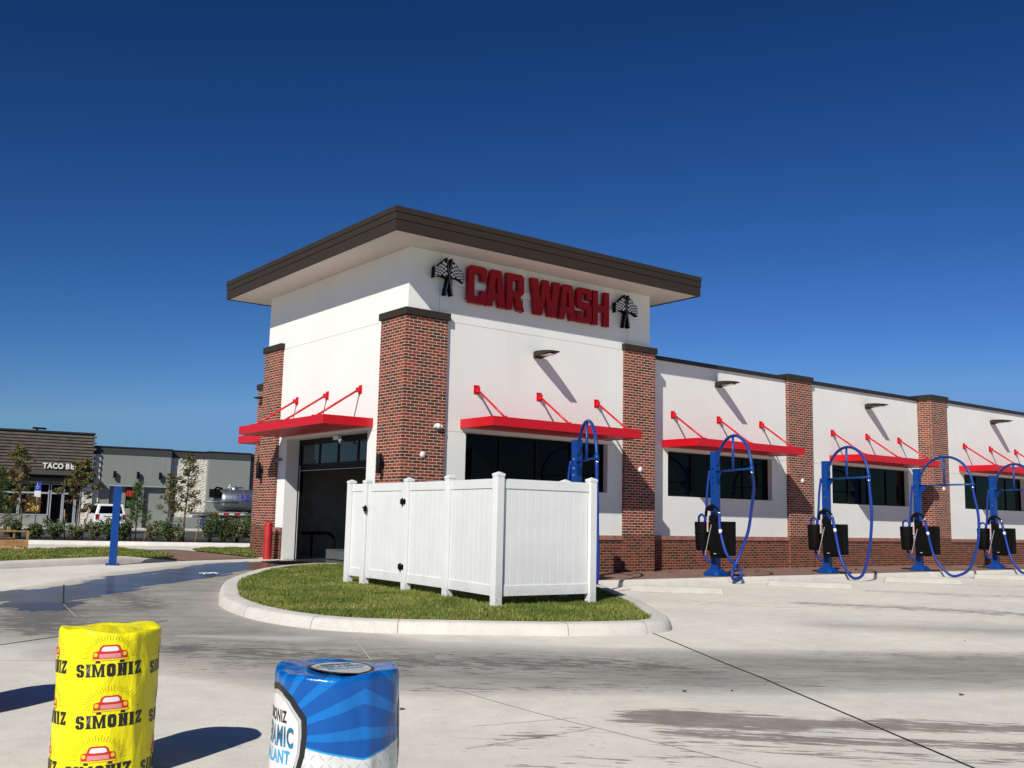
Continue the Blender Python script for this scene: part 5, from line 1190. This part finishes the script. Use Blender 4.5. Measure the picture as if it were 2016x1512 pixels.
def leaves(b_, c, rad, n, size, flat=.6, up=.0):
    c = Vector(c)
    for _ in range(n):
        d = Vector((random.gauss(0, 1), random.gauss(0, 1), random.gauss(0, 1))).normalized()*rad*random.random()**.45; d.z *= flat
        p = c+d; a = Vector((random.gauss(0, 1), random.gauss(0, 1), random.gauss(0, .6))).normalized(); q = a.cross(Vector((random.gauss(0, 1), random.gauss(0, 1), random.gauss(0, 1)))).normalized()
        s = size*random.uniform(.6, 1.3); b_.add([p-a*s, p+q*s*.55, p+a*s, p-q*s*.55], [(0, 1, 2, 3)])
def tree(x, y, h, label, kind, seed, n=1300, spread=.75, leaf=.07, low=.35, group='young trees in the mulch bed', lean=(0, 0), dens=1.):
    random.seed(seed); t = thing('young_tree', label, 'tree', (x, y, gz(x, y)+.10), 0, group)
    b_ = MB(); top = Vector((lean[0], lean[1], h)); N = 7; tr = [Vector((lean[0]*(i/N)**1.5+random.gauss(0, .02), lean[1]*(i/N)**1.5+random.gauss(0, .02), h*.93*i/N)) for i in range(N+1)]
    b_.tube(tr, [.04*(1-.85*i/N)+.006 for i in range(N+1)], 7); cl = []
    for k in range(17):
        q = low+(1-low)*(k+.5)/17; i = q*N; p = tr[min(N-1, int(i))].lerp(tr[min(N, int(i)+1)], i-int(i)); a = k*2.4+random.random()
        L_ = spread*(1.15-q)*random.uniform(.6, 1.25)*math.sin(min(1, (q-low)/(1-low)*2.2+.35)*PI/2)
        e_ = p+Vector((math.cos(a)*L_, math.sin(a)*L_, L_*random.uniform(.5, 1.1))); mid = p.lerp(e_, .5)+Vector((0, 0, -.03))
        b_.tube([p, mid, e_], [.014, .01, .004], 5); cl += [(e_, .20), (mid, .17)]
    cl.append((tr[-1], .18)); b_.build('trunk', 'bark', t)
    b_ = MB()
    for c, r_ in cl: leaves(b_, c, r_*random.uniform(.7, 1.35), int(n/len(cl)*random.uniform(.4, 1.6)*dens), leaf)
    b_.build('crown', kind, t, recalc=False); return t
def pine(x, y, h, label, seed, tufts=46, spread=.5, low=.25):
    random.seed(seed); t = thing('young_pine', label, 'tree', (x, y, gz(x, y)+.10), 0, 'young pines in the mulch bed')
    b_ = MB(); tr = [(0, 0, 0), (.02, .01, h*.4), (-.02, .02, h*.75), (0, 0, h*.95)]; b_.tube(tr, [.035, .028, .018, .008], 7); nd = MB()
    for k in range(tufts):
        q = low+(1-low)*k/tufts; a = k*2.4+random.random(); L_ = spread*(1.1-q)*random.uniform(.3, 1.15); p = Vector((0, 0, h*q*.95)); e_ = p+Vector((math.cos(a)*L_, math.sin(a)*L_, L_*.45))
        b_.tube([p, e_], [.008, .004], 4)
        for _ in range(85):
            c = p.lerp(e_, random.uniform(.35, 1.05)); d = ((e_-p).normalized()*.8+Vector((random.gauss(0, .7), random.gauss(0, .7), random.gauss(.25, .6)))).normalized(); l_ = random.uniform(.12, .24); s_ = d.cross(Vector((random.gauss(0, 1), random.gauss(0, 1), random.gauss(0, 1)))).normalized()*.007
            nd.add([c-s_*.8, c+s_*.8, c+d*l_], [(0, 1, 2)])
    b_.build('trunk', 'bark', t); nd.build('crown', 'pine', t, recalc=False, uvs=False); return t
def stake(x, y, h, lean, label):
    t = thing('tree_stake', label, 'stake', (x, y, gz(x, y)+.10), 0, 'timber stakes beside the young trees'); b_ = MB(); b_.tube([(0, 0, -.1), (lean*.5, 0, h*.5), (lean, 0, h)], .026, 6); b_.build('pole', 'stake', t)
    b_ = MB(); b_.tube([(lean*.8-.035, 0, h*.8), (lean*.8+.035, 0, h*.8+.02)], .032, 6); b_.build('tie', 'stake', t)
pine(-2.75, 27.2, 3.0, 'bushy bright green pine sapling at the left edge of the photo', 11, 90, 1.15, .10)
tree(-2.0, 26.4, 4.0, 'reddish autumn sapling standing before the slat restaurant front', 'autumn', 12, 3000, .95, .05, .30, lean=(-.35, 0))
tree(-.15, 25.4, 3.35, 'fullest sapling, brown and green crown over the restaurant sign', 'autumn', 13, 5600, 1.2, .05, .34, lean=(.1, 0))
pine(1.82, 23.95, 2.5, 'small pine sapling just right of the blue post', 14, 54, .8, .28)
tree(2.85, 23.0, 2.9, 'thin olive-brown sapling between the pine and the pale stone panel', 'olive', 15, 1000, .6, .055, .35)
tree(3.39, 22.7, 3.75, 'sparse upright sapling before the pale stone panel', 'olive', 16, 1700, .9, .05, .30, lean=(.08, 0))
for i, (x, y, h, ln, lb) in enumerate([(-2.55, 27.0, 1.35, .05, 'stake by the bushy pine at the left edge'), (-.42, 25.9, 1.25, -.1, 'left stake of the fullest sapling'), (.05, 25.2, 1.35, .22, 'leaning orange stake right of the fullest sapling'),
        (1.70, 24.2, 1.15, .02, 'upright stake left of the small pine by the blue post'), (2.12, 23.8, 1.15, .22, 'leaning stake right of the small pine'), (3.05, 23.2, 1.0, -.15, 'thin stake left of the sparse upright sapling'), (3.78, 22.5, 1.05, .2, 'leaning stake right of the sparse upright sapling')]):
    stake(x, y, h, ln, lb)
SH = [(-2.3, 26.3, .55, 'shrub', 'dark shrub under the bushy pine'), (-1.6, 25.8, .45, 'shrub', 'dark shrub behind the crate'), (-.93, 25.35, .62, 'shrub', 'wide leafy shrub right of the crate'), (-.25, 24.9, .42, 'paleshrub', 'pale thin shrub left of the fullest sapling'), (.4, 24.8, .5, 'paleshrub', 'pale shrub under the fullest sapling'),
      (.85, 24.2, .62, 'shrub', 'shrub before the rear wheel of the white car'), (1.42, 24.0, .55, 'shrub', 'shrub directly behind the blue post'), (2.35, 23.4, .55, 'paleshrub', 'loose pale shrub right of the small pine'), (2.78, 22.7, .62, 'shrub', 'dark shrub left of the sparse upright sapling'), (3.1, 22.4, .38, 'paleshrub', 'dry pale shrub at the foot of the sparse sapling'),
      (4.25, 22.1, .85, 'shrub', 'large dark shrub below the rear of the tank truck'), (4.75, 21.9, .72, 'shrub', 'dark shrub right of the largest one'), (5.35, 21.9, .68, 'paleshrub', 'light green shrub before the truck wheel'), (5.9, 21.7, .85, 'shrub', 'dark shrub next to the far brick pillar')]
for i, (x, y, s, kd, lb) in enumerate(SH):
    random.seed(40+i); t = thing('shrub', lb, 'shrub', (x, y, gz(x, y)+.10), 0, 'shrubs in the mulch bed'); b_ = MB(); st = MB()
    s *= 1.25
    for k in range(20):
        a = random.uniform(0, 2*PI); L_ = random.uniform(.1, .62)*s*.9; e_ = Vector((math.cos(a)*L_, math.sin(a)*L_, random.uniform(.55, 1.12)*s)); st.tube([(0, 0, 0), e_*.5+Vector((0, 0, .04)), e_], [.012, .008, .003], 4)
        for q in (.55, .8, 1.): leaves(b_, e_*q, .17*s+.05, 26, .045, .9)
    st.build('stem', 'bark', t); b_.build('foliage', kd, t, recalc=False)
for ob in bpy.data.objects:
    if ob.type == 'MESH' and ob.name.startswith('outline'): bpy.data.objects.remove(ob)
